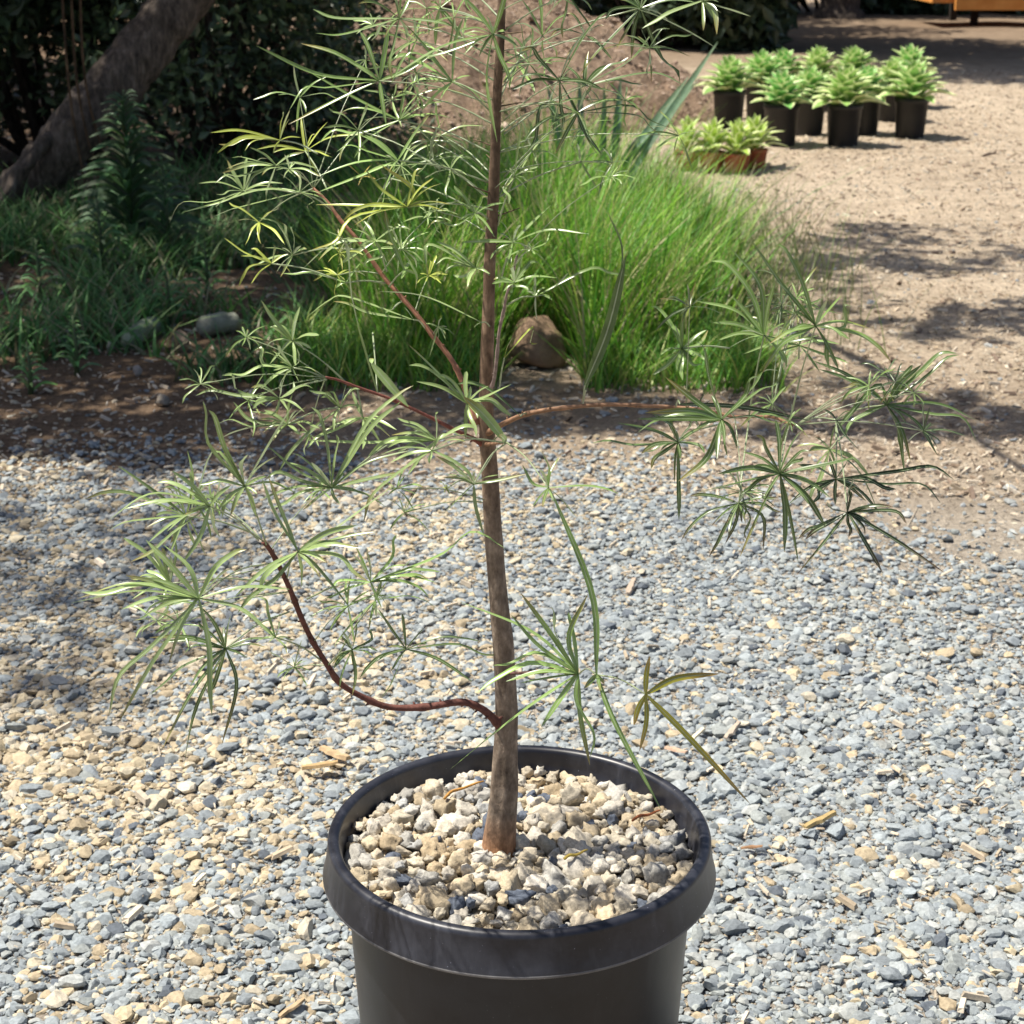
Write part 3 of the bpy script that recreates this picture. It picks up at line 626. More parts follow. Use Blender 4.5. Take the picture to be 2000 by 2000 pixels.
for li, ((hx, hy), (ax, ay), tips, wpx, col, tipc, dy) in enumerate(LV):
    aY = branchY(ax, ay); hY = aY+dy+r2.uniform(-.02, .02)
    hub = at(hx, hy, hY); a = at(ax, ay, aY); s = mpp(hub); mb = MB() if li < NBIG else mb_small
    L = (hub-a).length
    stalk = spline([a, a.lerp(hub, .5)+Vector((0, 0, .05*L)), hub], 8)
    mb.tube(stalk, [(1.9 if li < NBIG else 1.2)*s]*3+[(1.5 if li < NBIG else 1.)*s]*5, (.24, .18, .07) if r2.random() < .5 else (.20, .24, .09), 6)
    jit = 1+.15*r2.standard_normal(); tips = list(tips)
    if len(tips) > 3 and wpx < 14 and col is not YEL:        # the thin extra leaflets each leaf carries
        ml = float(np.mean([math.hypot(q[0]-hx, q[1]-hy) for q in tips]))
        for _ in range(int(r2.integers(3, 7))+(3 if (hx < 760 and hy > 600) or hx > 1280 else 0)):
            a_ = r2.uniform(0, 6.28); l_ = ml*r2.uniform(.35, .95); tips.append((hx+math.cos(a_)*l_, hy+math.sin(a_)*l_*.85))
    for tp in tips:
        l2 = math.hypot(tp[0]-hx, tp[1]-hy)*s
        tY = hY+r2.uniform(-.45, .30)*l2+(r2.uniform(-.03, .02) if l2 < .025 else 0)
        tip = at(tp[0], tp[1], tY); d = tip-hub
        if len(tp) == 4: mid = [at(tp[2], tp[3], hY+(tY-hY)*.45)]
        else:
            ho = math.hypot(d.x, d.y)/max(d.length, 1e-6)
            mid = [hub.lerp(tip, .5)+Vector((r2.uniform(-.05, .05)*l2, r2.uniform(-.05, .05)*l2, (.02+.07*ho)*l2))]
        k = jit*(1+.15*r2.standard_normal()); c = tuple(max(.02, x*k) for x in col)
        tc = tipc if tipc is not None else ((.30, .22, .06) if r2.random() < .25 else None)
        if r2.random() < .5 and wpx < 14:                     # recurved tips
            e_ = tip-hub; sd_ = e_.cross(Vector((0, -1, .3))).normalized(); b_ = hub.lerp(tip, .80)
            mid = mid+[b_+Vector((0, 0, .035*l2))+sd_*r2.uniform(-.05, .05)*l2]; tip = tip+Vector((0, 0, -.05*l2))+sd_*r2.uniform(-.10, .10)*l2
        short = min(1, .5+l2/.06)
        ribbon(mb, [hub]+mid+[tip], wpx*s*(.82 if wpx < 18 else 1.0)*r2.uniform(.75, 1.15)*short, c, tc, fold=r2.uniform(.2, .6), n=12,
               up=Vector((r2.uniform(-.5, .5), r2.uniform(-.9, -.1), 1)) if wpx < 14 else Vector((.1, -1, .35)), twist=r2.uniform(-.8, .8) if wpx < 14 else r2.uniform(-.2, .2), base=.3)
    if li >= NBIG: continue
    lf = child(mb, "leaf", M['leaf'])
    if col[0] == .42 and wpx == 14: lf['label'] = 'yellow and brown withering leaf'
    if col == YEL: lf['label'] = 'small yellow dying leaf'
child(mb_small, "small_leaves", M['leaf'])['kind'] = 'stuff'
# bare leaf stalks standing off the dark upper trunk
for i in range(9):
    mb = MB()
    py = r2.uniform(-60, 640); px = trunk_x(py); sgn = 1 if r2.random() < .6 else -1
    a = at(px, py, YT); e = at(px+sgn*r2.uniform(14, 60), py-r2.uniform(2, 30), YT+r2.uniform(-.04, .02))
    mb.tube([a, a.lerp(e, .5), e], [1.9*mpp(a), 1.4*mpp(a), .9*mpp(a)], (.13, .09, .05), 5)
    child(mb, "leaf_stalk", M['twig'])

# ------------------------------------------------------------------ small things on the gravel and pebbles
def wood_chip(px, py, L, ang, label, c=(.50, .36, .21), z=.007, parent=None):
    p = gnd(px, py, z); mb = MB(); n = 7
    L *= mpp(p); u = Vector((math.cos(ang), math.sin(ang), 0)); v = Vector((-u.y, u.x, 0)); vs = []; fs = []
    for i in range(n):
        t = i/(n-1)-.5; w_ = L*.13*(1-abs(t)*.7)*(1+.15*r2.uniform(-1, 1)); q = u*(t*L)+v*r2.uniform(-.02, .02)*L
        h = L*.07*(1+.3*r2.uniform(-1, 1)); zz = .003+t*.006
        vs += [q-v*w_+Vector((0, 0, zz)), q+v*w_+Vector((0, 0, zz)), q+v*w_*.6+Vector((0, 0, zz+h)), q-v*w_*.7+Vector((0, 0, zz+h*1.1))]
        if i < n-1:
            b = i*4; fs += [(b+k, b+(k+1) % 4, b+4+(k+1) % 4, b+4+k) for k in range(4)]
    fs += [(3, 2, 1, 0), tuple(4*(n-1)+k for k in range(4))]
    mb.add(vs, fs, c); o = mb.build("wood_chip", M['litter'], None, False); o.location = p
    tag(o, label, 'wood chip', 'wood chips on the gravel'); return o
wood_chip(655, 1478, 90, -.9, 'long pale split wood chip lying left of the pot rim, larger of a crossed pair')
wood_chip(625, 1500, 70, .1, 'tan wood chip crossing under the long split chip left of the pot', (.46, .31, .15), .012)
wood_chip(1600, 1608, 75, .55, 'golden brown wood chip lying alone on grey gravel right of the pot', (.42, .31, .14))
wood_chip(1468, 1660, 42, -.3, 'short dark brown wood chip on gravel just right of the pot rim', (.30, .17, .09))
wood_chip(1430, 1432, 60, 1.0, 'greyish weathered wood chip on gravel behind the withering leaf', (.46, .38, .30))
wood_chip(1232, 1150, 60, 1.3, 'narrow weathered chip on gravel right of the trunk at mid height', (.45, .36, .28))
wood_chip(570, 1975, 60, .7, 'tan wood chip at the lower left edge beside the pot', (.45, .33, .20))
wood_chip(1320, 1470, 55, -.8, 'pinkish wood chip on gravel behind the pot rim', (.55, .38, .27))
def twig(pts, c, label):
    mb = MB(); P = [gnd(a, b, PZ+.010) for a, b in pts]; q = spline(P, 10)
    q = [v+Vector((0, 0, .0012*math.sin(i*.9))) for i, v in enumerate(q)]
    mb.tube(q, [.0011, .0013, .0013, .0012, .0012, .0011, .001, .001, .0008, .0005], c, 6)
    tag(mb.build("twig", M['twig']), label, 'twig', 'dry leaf stalks on the pebbles')
twig([(868, 1560), (895, 1540), (945, 1528)], (.50, .25, .06), 'orange dry leaf stalk on the pebbles left of the trunk')
twig([(1235, 1603), (1262, 1590), (1290, 1585)], (.40, .13, .05), 'reddish dry leaf stalk on the pebbles at the right rim')
twig([(1102, 1678), (1122, 1668), (1148, 1662)], (.52, .38, .08), 'yellow dry leaf stalk on the pebbles right of the trunk foot')

# ------------------------------------------------------------------ boulder, logs and stones
def rock(name, px, py, wpx, hpx, label, cat, c, seed, block=False, depth=.9, group=None, mt='rock'):
    g = gnd(px, py); s = mpp(g); v, f = ico(4); r_ = np.random.default_rng(seed); v = v.copy()
    for _ in range(9 if block else 5):
        n = r_.standard_normal(3); n /= np.linalg.norm(n); d = r_.uniform(.55, .85); k = np.maximum(0, v@n-d); v = v-k[:, None]*n*.9
    v = np.array([q*(1+.10*noise.noise(Vector(q*2)+Vector((seed, 0, 0)))+.05*noise.noise(Vector(q*6)+Vector((seed, 2, 0)))) for q in v])
    if block: v[:, 0] *= 1-.16*np.clip(v[:, 2], -1, 1)
    v = v/np.abs(v).max(0)*np.array([wpx*s/2, wpx*s/2*depth, hpx*s/2]); v[:, 2] += hpx*s*.40
    cc = np.array([np.array(c)*(1+.25*noise.noise(Vector(q*40)+Vector((seed, 1, 0)))) for q in v])
    o = link(name, np_mesh(name, v, f, True, cc), M[mt]); o.location = (g.x, g.y+wpx*s*.3, gz(g.x, g.y)); tag(o, label, cat, group); return o
rock("boulder", 1052, 722, 118, 112, 'brown blocky boulder at the foot of the tall green grass', 'rock', (.30, .20, .13), 3, True)
rock("stone", 268, 738, 20, 24, 'small pale stone standing on dark earth left of the tree shade', 'stone', (.40, .36, .32), 8, group='stones on the shaded earth')
rock("stone", 318, 798, 26, 28, 'round grey-tan stone lying nearest the gravel on dark earth', 'stone', (.30, .26, .21), 9, group='stones on the shaded earth')
rock("stone", 128, 668, 26, 22, 'pale stone among low weeds at the far left', 'stone', (.40, .40, .38), 12, group='stones on the shaded earth')
rock("stone", 352, 690, 36, 46, 'upright brown stone beside the mossy log', 'stone', (.26, .20, .15), 14, group='stones on the shaded earth')
rock("stone", 215, 690, 16, 26, 'slim whitish stone between the weeds', 'stone', (.46, .43, .38), 15, group='stones on the shaded earth')
def log(p0, p1, rpx, label, c, seed):
    a, b = gnd(*p0), gnd(*p1); s = mpp(a); r = rpx*s; a.z += r*.9; b.z += r*.9; mb = MB(); q = spline([a, a.lerp(b, .5)+Vector((0, .01, .004)), b], 14)
    rad = [r*(.35 if i in (0, 13) else .8 if i in (1, 12) else 1)*(1+.14*vnoise(i*.6, seed, 1, seed)) for i in range(14)]
    mb.tube(q, rad, c, 14); tag(mb.build("log", M['rock']), label, 'log', 'mossy cut logs in the weeds')
log((388, 662), (470, 650), 22, 'grey mossy log lying level left of the bright grass', (.30, .31, .25), 1)
log((246, 690), (306, 650), 20, 'mossy green log tilted among low weeds', (.27, .32, .22), 2)
log((70, 672), (128, 684), 16, 'short grey-green log at far left in the weeds', (.30, .33, .27), 3)

# ------------------------------------------------------------------ grass and weeds (stuff)
def blades(name, pos, L, wd, cols, mt, lean=.25, label=None, cat='grass', curve=.35, dirb=(0, 0)):
    n = len(pos); seg = 5; t = np.linspace(0, 1, seg)
    a = rng.uniform(0, 6.283, n); d = np.stack([np.cos(a)+dirb[0], np.sin(a)+dirb[1], np.zeros(n)], 1)
    le = np.abs(rng.normal(0, lean, n))+.05; cu = rng.uniform(.2, 1.4, n)*curve
    side = np.stack([-np.sin(a+rng.normal(0, .8, n)), np.cos(a), np.zeros(n)], 1)
    X = []; C = []
    for i in range(seg):
        ti = t[i]; h = L*(le*ti+cu*ti**2.2)
        c = pos+d*h[:, None]; c[:, 2] += L*(ti-.28*cu*ti**2.5)
        hw = wd*(1-ti**1.6)*.5+.0002
        X += [c-side*hw[:, None], c+side*hw[:, None]]
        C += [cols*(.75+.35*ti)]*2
    X = np.stack(X, 1); C = np.stack(C, 1); nv = seg*2
    f0 = np.array([(2*i, 2*i+1, 2*i+3, 2*i+2) for i in range(seg-1)])
    Fc = (f0[None]+(np.arange(n)*nv)[:, None, None]).reshape(-1, 4)
    o = link(name, np_mesh(name, X.reshape(-1, 3), Fc, True, C.reshape(-1, 3)), M[mt])
    tag(o, label, cat, kind='stuff'); return o
def scatter(n, fn, x0, x1, y0, y1):
    out = []
    while len(out) < n:
        x = rng.uniform(x0, x1, 4000); y = rng.uniform(y0, y1, 4000)
        for a, b in zip(x, y):
            if rng.random() < fn(a, b): out.append((a, b, gz(a, b)))
            if len(out) >= n: break
    return np.array(out[:n])
# tall bright clump: middle of the picture
def clump(x, y):
    e = ((x-.07-.05*(y-4.3))/.44)**2+((y-4.30)/.74)**2
    return (1 if e < .55 else max(0, (1.45-e)/.9))*min(1, max(.12, .55+1.1*vnoise(x, y, 5, 44))) if not (abs(x-.06) < .09 and y < 3.75) else 0
P = scatter(12500, clump, -.5, .95, 3.5, 5.2)
hgt = np.array([.42*(1-.55*min(1, ((a-.07)/.62)**2+max(0, (3.95-b)/.9)**2))*(.85+.5*vnoise(a, b, 6, 17)) for a, b, _ in P])
blades("grass", P, np.clip(hgt*rng.uniform(.45, 1.25, len(P)), .06, .55), rng.uniform(.0025, .0055, len(P)), pcol(len(P), [(.13, .35, .035), (.21, .45, .04), (.09, .28, .04), (.28, .50, .05), (.17, .40, .035), (.38, .46, .11), (.46, .41, .22)]), 'grass', .24,
       'tall bright green grass clump behind the sapling trunk')
def skirt(x, y):                                              # shorter lit grass at its foot and to its left
    return max(0, 1-abs((y-3.62)/.30)) if -.5 < x < .56 and abs(x-.06) > .085 else 0
P = scatter(4200, skirt, -.5, .60, 3.42, 4.0)
blades("grass", P, rng.uniform(.03, .13, len(P)), np.full(len(P), .0035), pcol(len(P), [(.18, .42, .05), (.27, .48, .06), (.38, .44, .12), (.11, .31, .05)]), 'grass', .35,
       'short yellow-green grass along the front edge of the clump')
def thin(x, y): return max(0, 1-abs(x-.60)/.30)*max(0, 1-abs(y-4.6)/1.1)
P = scatter(800, thin, .4, 1.2, 3.7, 5.8)
blades("grass", P, rng.uniform(.10, .26, len(P)), np.full(len(P), .0022), pcol(len(P), [(.16, .24, .07), (.26, .26, .11), (.20, .30, .07)]), 'grass', .3, 'thin straggling grass stems right of the clump')
def weeds(x, y):
    k = .22+1.9*vnoise(x, y, 2.6, 31)+.7*vnoise(x, y, 7, 12)
    edge = 3.62+.12*vnoise(x, 0, 3, 8)
    return max(0, min(1, k))*(1 if y > edge else max(0, 1-(edge-y)/.10)) if x < -.28+.08*(y-3.6) else 0
P = scatter(11000, weeds, -2.3, .1, 3.45, 6.3)
blades("ground_cover", P, rng.uniform(.04, .15, len(P))*np.clip(.7+.25*(P[:, 1]-3.5), .6, 1.5), rng.uniform(.005, .010, len(P)), pcol(len(P), [(.10, .27, .07), (.14, .32, .09), (.08, .21, .06), (.18, .28, .10), (.26, .25, .14)]), 'weed', .5,
       'low dark green weeds covering the shaded earth on the left', 'weeds', .7)
# tall weed: pyramidal leafy stalk
def tall_weed(px, py, hgt, nleaf, label, seed, c=(.075, .14, .06)):
    g = gnd(px, py); root = empty("weed", g); tag(root, label, 'weed', 'tall weeds below the leaning tree'); r_ = np.random.default_rng(seed)
    st = MB(); st.tube([(0, 0, 0), (.004, 0, hgt*.5), (0, .004, hgt)], [.006, .004, .0015], (.10, .14, .06), 6); st.build("stem", M['weed'], root)
    mb = MB()
    for i in range(nleaf):
        t = (i/nleaf)**.8; a = i*2.4+r_.uniform(-.3, .3); L = (.15*(1-t)+.035)*r_.uniform(.8, 1.2)*hgt/.42; z = hgt*(.05+.93*t)
        d = Vector((math.cos(a), math.sin(a), 0)); b = Vector((0, 0, z))
        ribbon(mb, [b, b+d*L*.5+Vector((0, 0, L*.34)), b+d*L+Vector((0, 0, L*.25))], L*.15, tuple(x*r_.uniform(.8, 1.3) for x in c), n=7)
    mb.build("leaves", M['weed'], root, True)
tall_weed(262, 500, .46, 130, 'tall pyramid-shaped dark green weed in front of the leaning trunk', 1)
tall_weed(330, 520, .30, 50, 'shorter bushy weed right of the tall pyramid weed', 2)
for i_, (wx, wy, wh, lb) in enumerate([(60, 772, .11, 'small leafy weed at the far left edge of the dark earth'), (150, 735, .13, 'leafy weed beside the pale stone at far left'), (405, 590, .16, 'leafy weed standing above the level mossy log'), (490, 715, .12, 'leafy weed right of the level mossy log'), (80, 610, .18, 'leafy weed under the foot of the leaning trunk'), (330, 640, .15, 'leafy weed between the two mossy logs')]):
    tall_weed(wx, wy, wh, 34, lb, 50+i_, (.15, .30, .10))
tall_weed(200, 545, .24, 40, 'low weed left of the tall pyramid weed', 3)

# ------------------------------------------------------------------ blue-green spiky plant inside the grass
spk = empty("spiky_plant", gnd(1195, 545)); tag(spk, 'blue-green spiky plant with long straight blades rising out of the grass', 'plant')
b0 = gnd(1195, 545)
for (tx, ty, bx, by, wpx, yy) in [(1402, 82, 1228, 360, 22, .0), (1368, 150, 1236, 330, 12, .04), (1345, 150, 1215, 345, 24, .05), (1212, 150, 1200, 330, 17, .08), (1180, 165, 1178, 330, 14, -.05), (1068, 165, 1105, 330, 17, .05), (1130, 150, 1140, 330, 15, .1), (1030, 230, 1080, 370, 14, -.02), (1290, 235, 1218, 390, 18, -.08)]:
    tip = at(tx, ty, b0.y+yy*1.6); m1 = at(bx, by, b0.y+yy); mb = MB()
    ribbon(mb, [b0+Vector((yy*.2, yy*.3, .01)), m1, m1.lerp(tip, .5), tip], wpx*mpp(tip), (.13, .23, .145), (.17, .24, .12), fold=.8, n=14, base=.7, peak=.35)
    o = mb.build("blade", M['blade'], spk); o.location = -b0

# ------------------------------------------------------------------ potted agaves
def rosette_mesh(radius, nleaf, seed, c, name="leaves", stiff=1.05, wf=.46):
    r_ = np.random.default_rng(seed); mb = MB()
    for i in range(nleaf):
        t = i/(nleaf-1); a = i*2.39996+r_.uniform(-.15, .15); el = R(8+78*t**1.15)*stiff; L = radius*(1.0-.42*t)*r_.uniform(.88, 1.08)
        d = Vector((math.cos(a), math.sin(a), 0)); h0 = radius*.42*t
        p0 = d*radius*.07+Vector((0, 0, h0)); p1 = p0+(d*math.cos(el*1.1+.15)+Vector((0, 0, math.sin(el*1.1+.15))))*L*.5; p2 = p0+(d*math.cos(el)+Vector((0, 0, math.sin(el))))*L-Vector((0, 0, L*.10*(1-t)))
        k = r_.uniform(.85, 1.15)
        vs = []; q = spline([p0, p1, p2], 8); fs = []; us = []; cs = []
        for j, p in enumerate(q):
            s_ = j/7; dd = (q[min(j+1, 7)]-q[max(j-1, 0)]).normalized(); sd = dd.cross(Vector((0, 0, 1))).normalized() if abs(dd.z) < .99 else Vector((-d.y, d.x, 0)); nn = sd.cross(dd)
            wd = L*wf*(.55+.45*math.sin(min(1, s_/.55)*math.pi/2) if s_ < .55 else max(.03, 1-((s_-.55)/.45)**1.8))*.5
            for u in (-1, -.5, 0, .5, 1): vs.append(p+sd*wd*u+nn*wd*.35*u*u); us.append(float(u)); cs.append(tuple(x*k for x in c))
            if j < 7:
                for m_ in range(4): fs.append((j*5+m_, j*5+m_+1, j*5+m_+6, j*5+m_+5))
        mb.add(vs, fs, cs, us)
    return mb
def small_pot_mesh(mb, r, h):
    lathe([(.001, .003), (r*.76, .003), (r*.80, 0), (r*.82, .006), (r*.95, h*.86), (r, h*.87), (r*1.0, h), (r*.93, h), (r*.90, h*.9), (.001, h*.89)], 40, mb)
# base pixel, pot radius scale, rosette radius, rotation, label of the plant, label of the pot
AG = [
 (1527, 291, .145, 'front left variegated agave, cream edged leaves over a free-standing black pot', 'black pot at the front left of the agave group with its left side lit'),
 (1650, 292, .150, 'front middle variegated agave, the nearest and widest rosette', 'black pot at the front middle of the agave group'),
 (1782, 270, .145, 'lower front agave at the right end of the group', 'black pot standing at the right end of the agave group'),
 (1582, 266, .135, 'variegated agave just behind and between the two front pots', 'black pot half hidden between the two front pots'),
 (1690, 264, .130, 'agave partly hidden behind the front middle rosette', 'black pot peeking out right of the front middle pot'),
 (1742, 240, .130, 'agave behind the right end pot with browner leaves on its left', 'greyish lit pot just behind the right end pot'),
 (1425, 252, .150, 'agave at the left end of the group spreading over the low terracotta pots', 'black pot at the left end hidden under its agave'),
 (1487, 236, .140, 'back row agave second from the left of the group', 'black pot behind the front left agave pot'),
 (1530, 214, .135, 'back row agave between the left ones and the middle ones', 'black pot hidden in the back row behind the front left rosette'),
 (1597, 214, .135, 'back row agave above the middle of the group', 'black pot hidden in the back row behind the middle agave'),
 (1668, 208, .140, 'back row agave above the front middle rosette', 'black pot hidden in the back row behind the front middle rosette'),
 (1775, 210, .140, 'tall back agave directly behind the right end rosette', 'black pot hidden behind the right end rosette'),
]
PR, PH = .075, .172
proto_pot = None
for i, (px, py, rad, la, lp) in enumerate(AG):
    g = gnd(px, py); g.y += PR*.8; g.z = gz(g.x, g.y)
    if proto_pot is None:
        mb = MB(); small_pot_mesh(mb, PR, PH); proto_pot = o = mb.build("plant_pot", M['smallpot'])
    else: o = proto_pot.copy(); COL.objects.link(o)
    o.location = g; o.rotation_euler.z = i*.7; tag(o, lp, 'pot', 'black pots of the agave group')
    r_root = empty("agave", g+Vector((0, 0, PH*.86))); tag(r_root, la, 'agave', 'variegated agaves in black pots'); r_root.rotation_euler.z = i*1.3
    rosette_mesh(rad*(1.10+.16*((i*7) % 5)/4), 42+(i*5) % 9, 40+i, (.21+.03*((i*3) % 4), .49, .13)).build("leaves", M['agave'], r_root)
TP = [(1342, 330, 'leftmost small yellow-green agave of the four in terracotta pots', 'leftmost terracotta coloured pot, darkest in shade'),
      (1392, 333, 'second small yellow-green agave from the left in terracotta pots', 'second terracotta coloured pot from the left'),
      (1440, 337, 'third small yellow-green agave from the left in terracotta pots', 'third terracotta coloured pot from the left, nearest of the four'),
      (1474, 330, 'rightmost small yellow-green agave of the four in terracotta pots', 'rightmost terracotta coloured pot of the low row')]
tp = None
for i, (px, py, la, lp) in enumerate(TP):
    g = gnd(px, py); g.y += .03; g.z = gz(g.x, g.y)
    if tp is None:
        mb = MB(); small_pot_mesh(mb, .052, .074); tp = o = mb.build("plant_pot", M['terra'])
    else: o = tp.copy(); COL.objects.link(o)
    o.location = g; tag(o, lp, 'pot', 'small terracotta coloured pots')
    r_root = empty("agave", g+Vector((0, 0, .068))); tag(r_root, la, 'agave', 'small agaves in terracotta pots'); r_root.rotation_euler.z = i*1.1+.4
    rosette_mesh(.135, 34, 70+i, (.40, .56, .10), stiff=1.2, wf=.30).build("leaves", M['agave'], r_root)
o = wood_chip(1932, 306, 26, .1, 'dark curled bark scrap lying alone on the sunny dirt right of the agaves', (.13, .09, .07)); o.name = "bark_scrap"; o['category'] = 'bark'; del o['group']; o.scale = (1, 1, 2.2)

# ------------------------------------------------------------------ trees and shrubs
def leaf_cloud(centers, radii, per, size, cols, name, mt, parent=None, flat=.8, asp=.42):
    C = []; 
    for c, r, n in zip(centers, radii, per):
        d = rng.standard_normal((n, 3)); d /= np.linalg.norm(d, axis=1)[:, None]
        C.append(np.array(c)+d*(r*rng.random((n, 1))**.45)*np.array([1, 1, flat]))
    C = np.concatenate(C); n = len(C)
    Rm = rot_mats(rng, n); L = size*rng.uniform(.6, 1.35, n)
    q = np.array([(-.5, 0, 0), (-.1, -.5*asp, .03), (.5, 0, -.05), (-.1, .5*asp, .03)])
    X = np.einsum('nij,vj->nvi', Rm, q)*L[:, None, None]+C[:, None, :]
    Fc = np.arange(n*4).reshape(n, 4)
    return link(name, np_mesh(name, X.reshape(-1, 3), Fc, False, np.repeat(pcol(n, cols, .2), 4, 0)), M[mt], parent)
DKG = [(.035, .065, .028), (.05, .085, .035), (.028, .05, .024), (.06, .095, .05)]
# leaning tree
lt = empty("leaning_tree", gnd(12, 425)); tag(lt, 'old tree with a thick dark trunk leaning to the right at the left edge', 'tree')
bl = gnd(12, 425)
def lean_tube(px, name, c=(1, 1, 1)):
    P = [at(x, y, Y) for x, y, w_, Y in px]; q = spline(P, len(P)*7); rad = np.interp(np.linspace(0, 1, len(q)), np.linspace(0, 1, len(P)), [.5*w_*mpp(p) for (x, y, w_, Y), p in zip(px, P)])
    mb = MB(); mb.tube(q, [r*(1+.10*vnoise(i*.35, 0, 1, 3)) for i, r in enumerate(rad)], c, 40); mb.V = [tuple(Vector(v)*1+Vector((vnoise(v[0]*1.6+v[2], v[1]*3, 9, 2), vnoise(v[0]*2, v[1]*3+v[2], 9, 7), vnoise(v[0]*2, v[2]*2, 11, 4)))*.016) for v in mb.V]; o = mb.build(name, M['treebark'], lt); o.location = -bl; return o
Yb = bl.y
lean_tube([(-5, 455, 130, Yb), (20, 405, 105, Yb), (70, 345, 95, Yb), (140, 265, 104, Yb), (210, 185, 108, Yb+.05), (270, 110, 104, Yb+.1), (325, 40, 100, Yb+.15), (372, -25, 98, Yb+.2), (450, -140, 90, Yb+.2), (520, -300, 80, Yb+.1), (560, -520, 70, Yb-.2)], "trunk")
lean_tube([(-40, 470, 40, Yb-.1), (5, 400, 34, Yb-.15), (40, 345, 30, Yb-.15), (80, 285, 24, Yb-.1), (110, 235, 18, Yb)], "branch", (.9, .9, .9))
lean_tube([(520, -300, 60, Yb+.1), (350, -450, 50, Yb-.4), (0, -700, 40, Yb-1.2), (-300, -900, 25, Yb-2.2)], "branch")
lean_tube([(560, -520, 60, Yb-.2), (700, -800, 50, Yb-.8), (900, -1100, 35, Yb-1.8), (1000, -1500, 20, Yb-2.6)], "branch")

# canopies: the overhead boughs whose shade falls on the yard. A shaded patch of ground is lifted along the sun's direction to bough height.
def bough_centers(poly_px, dens, zlo, zhi, r):
    poly = [gnd(*p) for p in poly_px]; xs_ = [p.x for p in poly]; ys_ = [p.y for p in poly]; out = []
    def inside(x, y):
        c = False; j = len(poly)-1
        for i in range(len(poly)):
            if (poly[i].y > y) != (poly[j].y > y) and x < (poly[j].x-poly[i].x)*(y-poly[i].y)/(poly[j].y-poly[i].y)+poly[i].x: c = not c
            j = i
        return c
    area = (max(xs_)-min(xs_))*(max(ys_)-min(ys_)); n = int(area*dens)
    for _ in range(n):
        x, y = rng.uniform(min(xs_), max(xs_)), rng.uniform(min(ys_), max(ys_))
        if inside(x, y):
            z = rng.uniform(zlo, zhi); s_ = z/math.tan(SUN_EL)
            out.append((x+SUN_DIR.x*s_, y+SUN_DIR.y*s_, z))
    return out
crown = []; crad = []; cnum = []
def add_shade(poly, dens, zlo, zhi, r, per):
    for c in bough_centers(poly, dens, zlo, zhi, r):
        crown.append(c); crad.append(r*rng.uniform(.7, 1.3)); cnum.append(int(per*rng.uniform(.6, 1.3)))
add_shade([(-500, 720), (-500, 900), (0, 905), (430, 905), (640, 915), (820, 880), (1000, 895), (1250, 850), (1330, 800), (1200, 752), (1000, 735), (860, 712), (640, 712), (400, 600)], 170, 1.7, 2.5, .09, 46)
add_shade([(-600, 930), (-600, 1400), (0, 1400), (250, 1350), (340, 1200), (430, 1040), (560, 930), (300, 935)], 75, 3.2, 5.0, .20, 26)
add_shade([(-1200, 300), (-900, 640), (450, 650), (640, 640), (760, 560), (800, 480), (760, 400), (640, 330), (500, 250), (420, 120), (-900, 90)], 88, 2.0, 3.4, .20, 68)
add_shade([(560, 610), (1000, 630), (1200, 590), (1270, 470), (1230, 330), (1000, 280), (700, 320)], 50, 1.9, 2.8, .12, 38)
add_shade([(430, 640), (640, 676), (1000, 672), (1120, 645), (1165, 560), (1160, 470), (600, 465)], 150, 1.9, 2.7, .12, 38)
add_shade([(1440, 720), (1700, 735), (2000, 790), (2300, 830), (2300, 900), (2000, 860), (1740, 850), (1450, 850)], 190, 1.8, 2.4, .07, 34)
add_shade([(1640, 430), (1900, 445), (2050, 480), (2000, 520), (1800, 540), (1540, 545), (1510, 490)], 90, 1.8, 2.6, .10, 38)
add_shade([(1620, 560), (2050, 585), (2050, 680), (1700, 650), (1600, 600)], 85, 1.8, 2.6, .07, 32)
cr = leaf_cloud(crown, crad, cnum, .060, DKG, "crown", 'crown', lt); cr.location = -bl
# the tree line behind the yard
def tree(px, Y, r, hz, label, seed, crowns, lean=0.):
    g = at(px, 0, Y); b = Vector((g.x, Y, 0)); root = empty("tree", b); tag(root, label, 'tree', 'dark trees at the back of the yard')
    mb = MB(); P = [(0, 0, -.05), (.02, 0, .3), (lean*.4, .05, 1.0), (lean, .1, hz)]; q = spline(P, 20)
    mb.tube(q, [r*(1.5 if i < 1 else 1.25 if i < 3 else 1.05-.5*i/20)*(1+.12*vnoise(i*.5, seed, 1, 3)) for i in range(20)], (.7, .7, .7), 16); mb.build("trunk", M['treebark'], root)
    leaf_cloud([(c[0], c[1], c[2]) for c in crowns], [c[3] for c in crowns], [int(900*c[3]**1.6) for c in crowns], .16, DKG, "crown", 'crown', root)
FAR = bough_centers([(1200, 20), (1250, 96), (1500, 104), (1800, 128), (1830, 148), (2400, 152), (2400, 10), (1600, 8)], 3.2, 1.9, 3.4, .7)
TREES = [(1640, 17.2, .20, 3.4, 'dark tree behind the agave group with a broad fissured trunk', .3), (1530, 18, .14, 3.2, 'slimmer dark tree left of the broad trunk behind the agaves', -.2),
         (1930, 18.5, .15, 3.2, 'dark tree behind the orange timber at the top right corner', .2), (1250, 14.0, .13, 3.2, 'dark tree rising behind the right slope of the dirt mound', .2), (2300, 13.5, .16, 3.2, 'dark tree outside the right side of the view', 0)]
FAR = [c for c in FAR if not (c[0]+.46*(c[2]-.7) > at(1850, 20, 15.5).x-1.1 and 13.9 < c[1] < 17.0)]
own = {i: [] for i in range(5)}
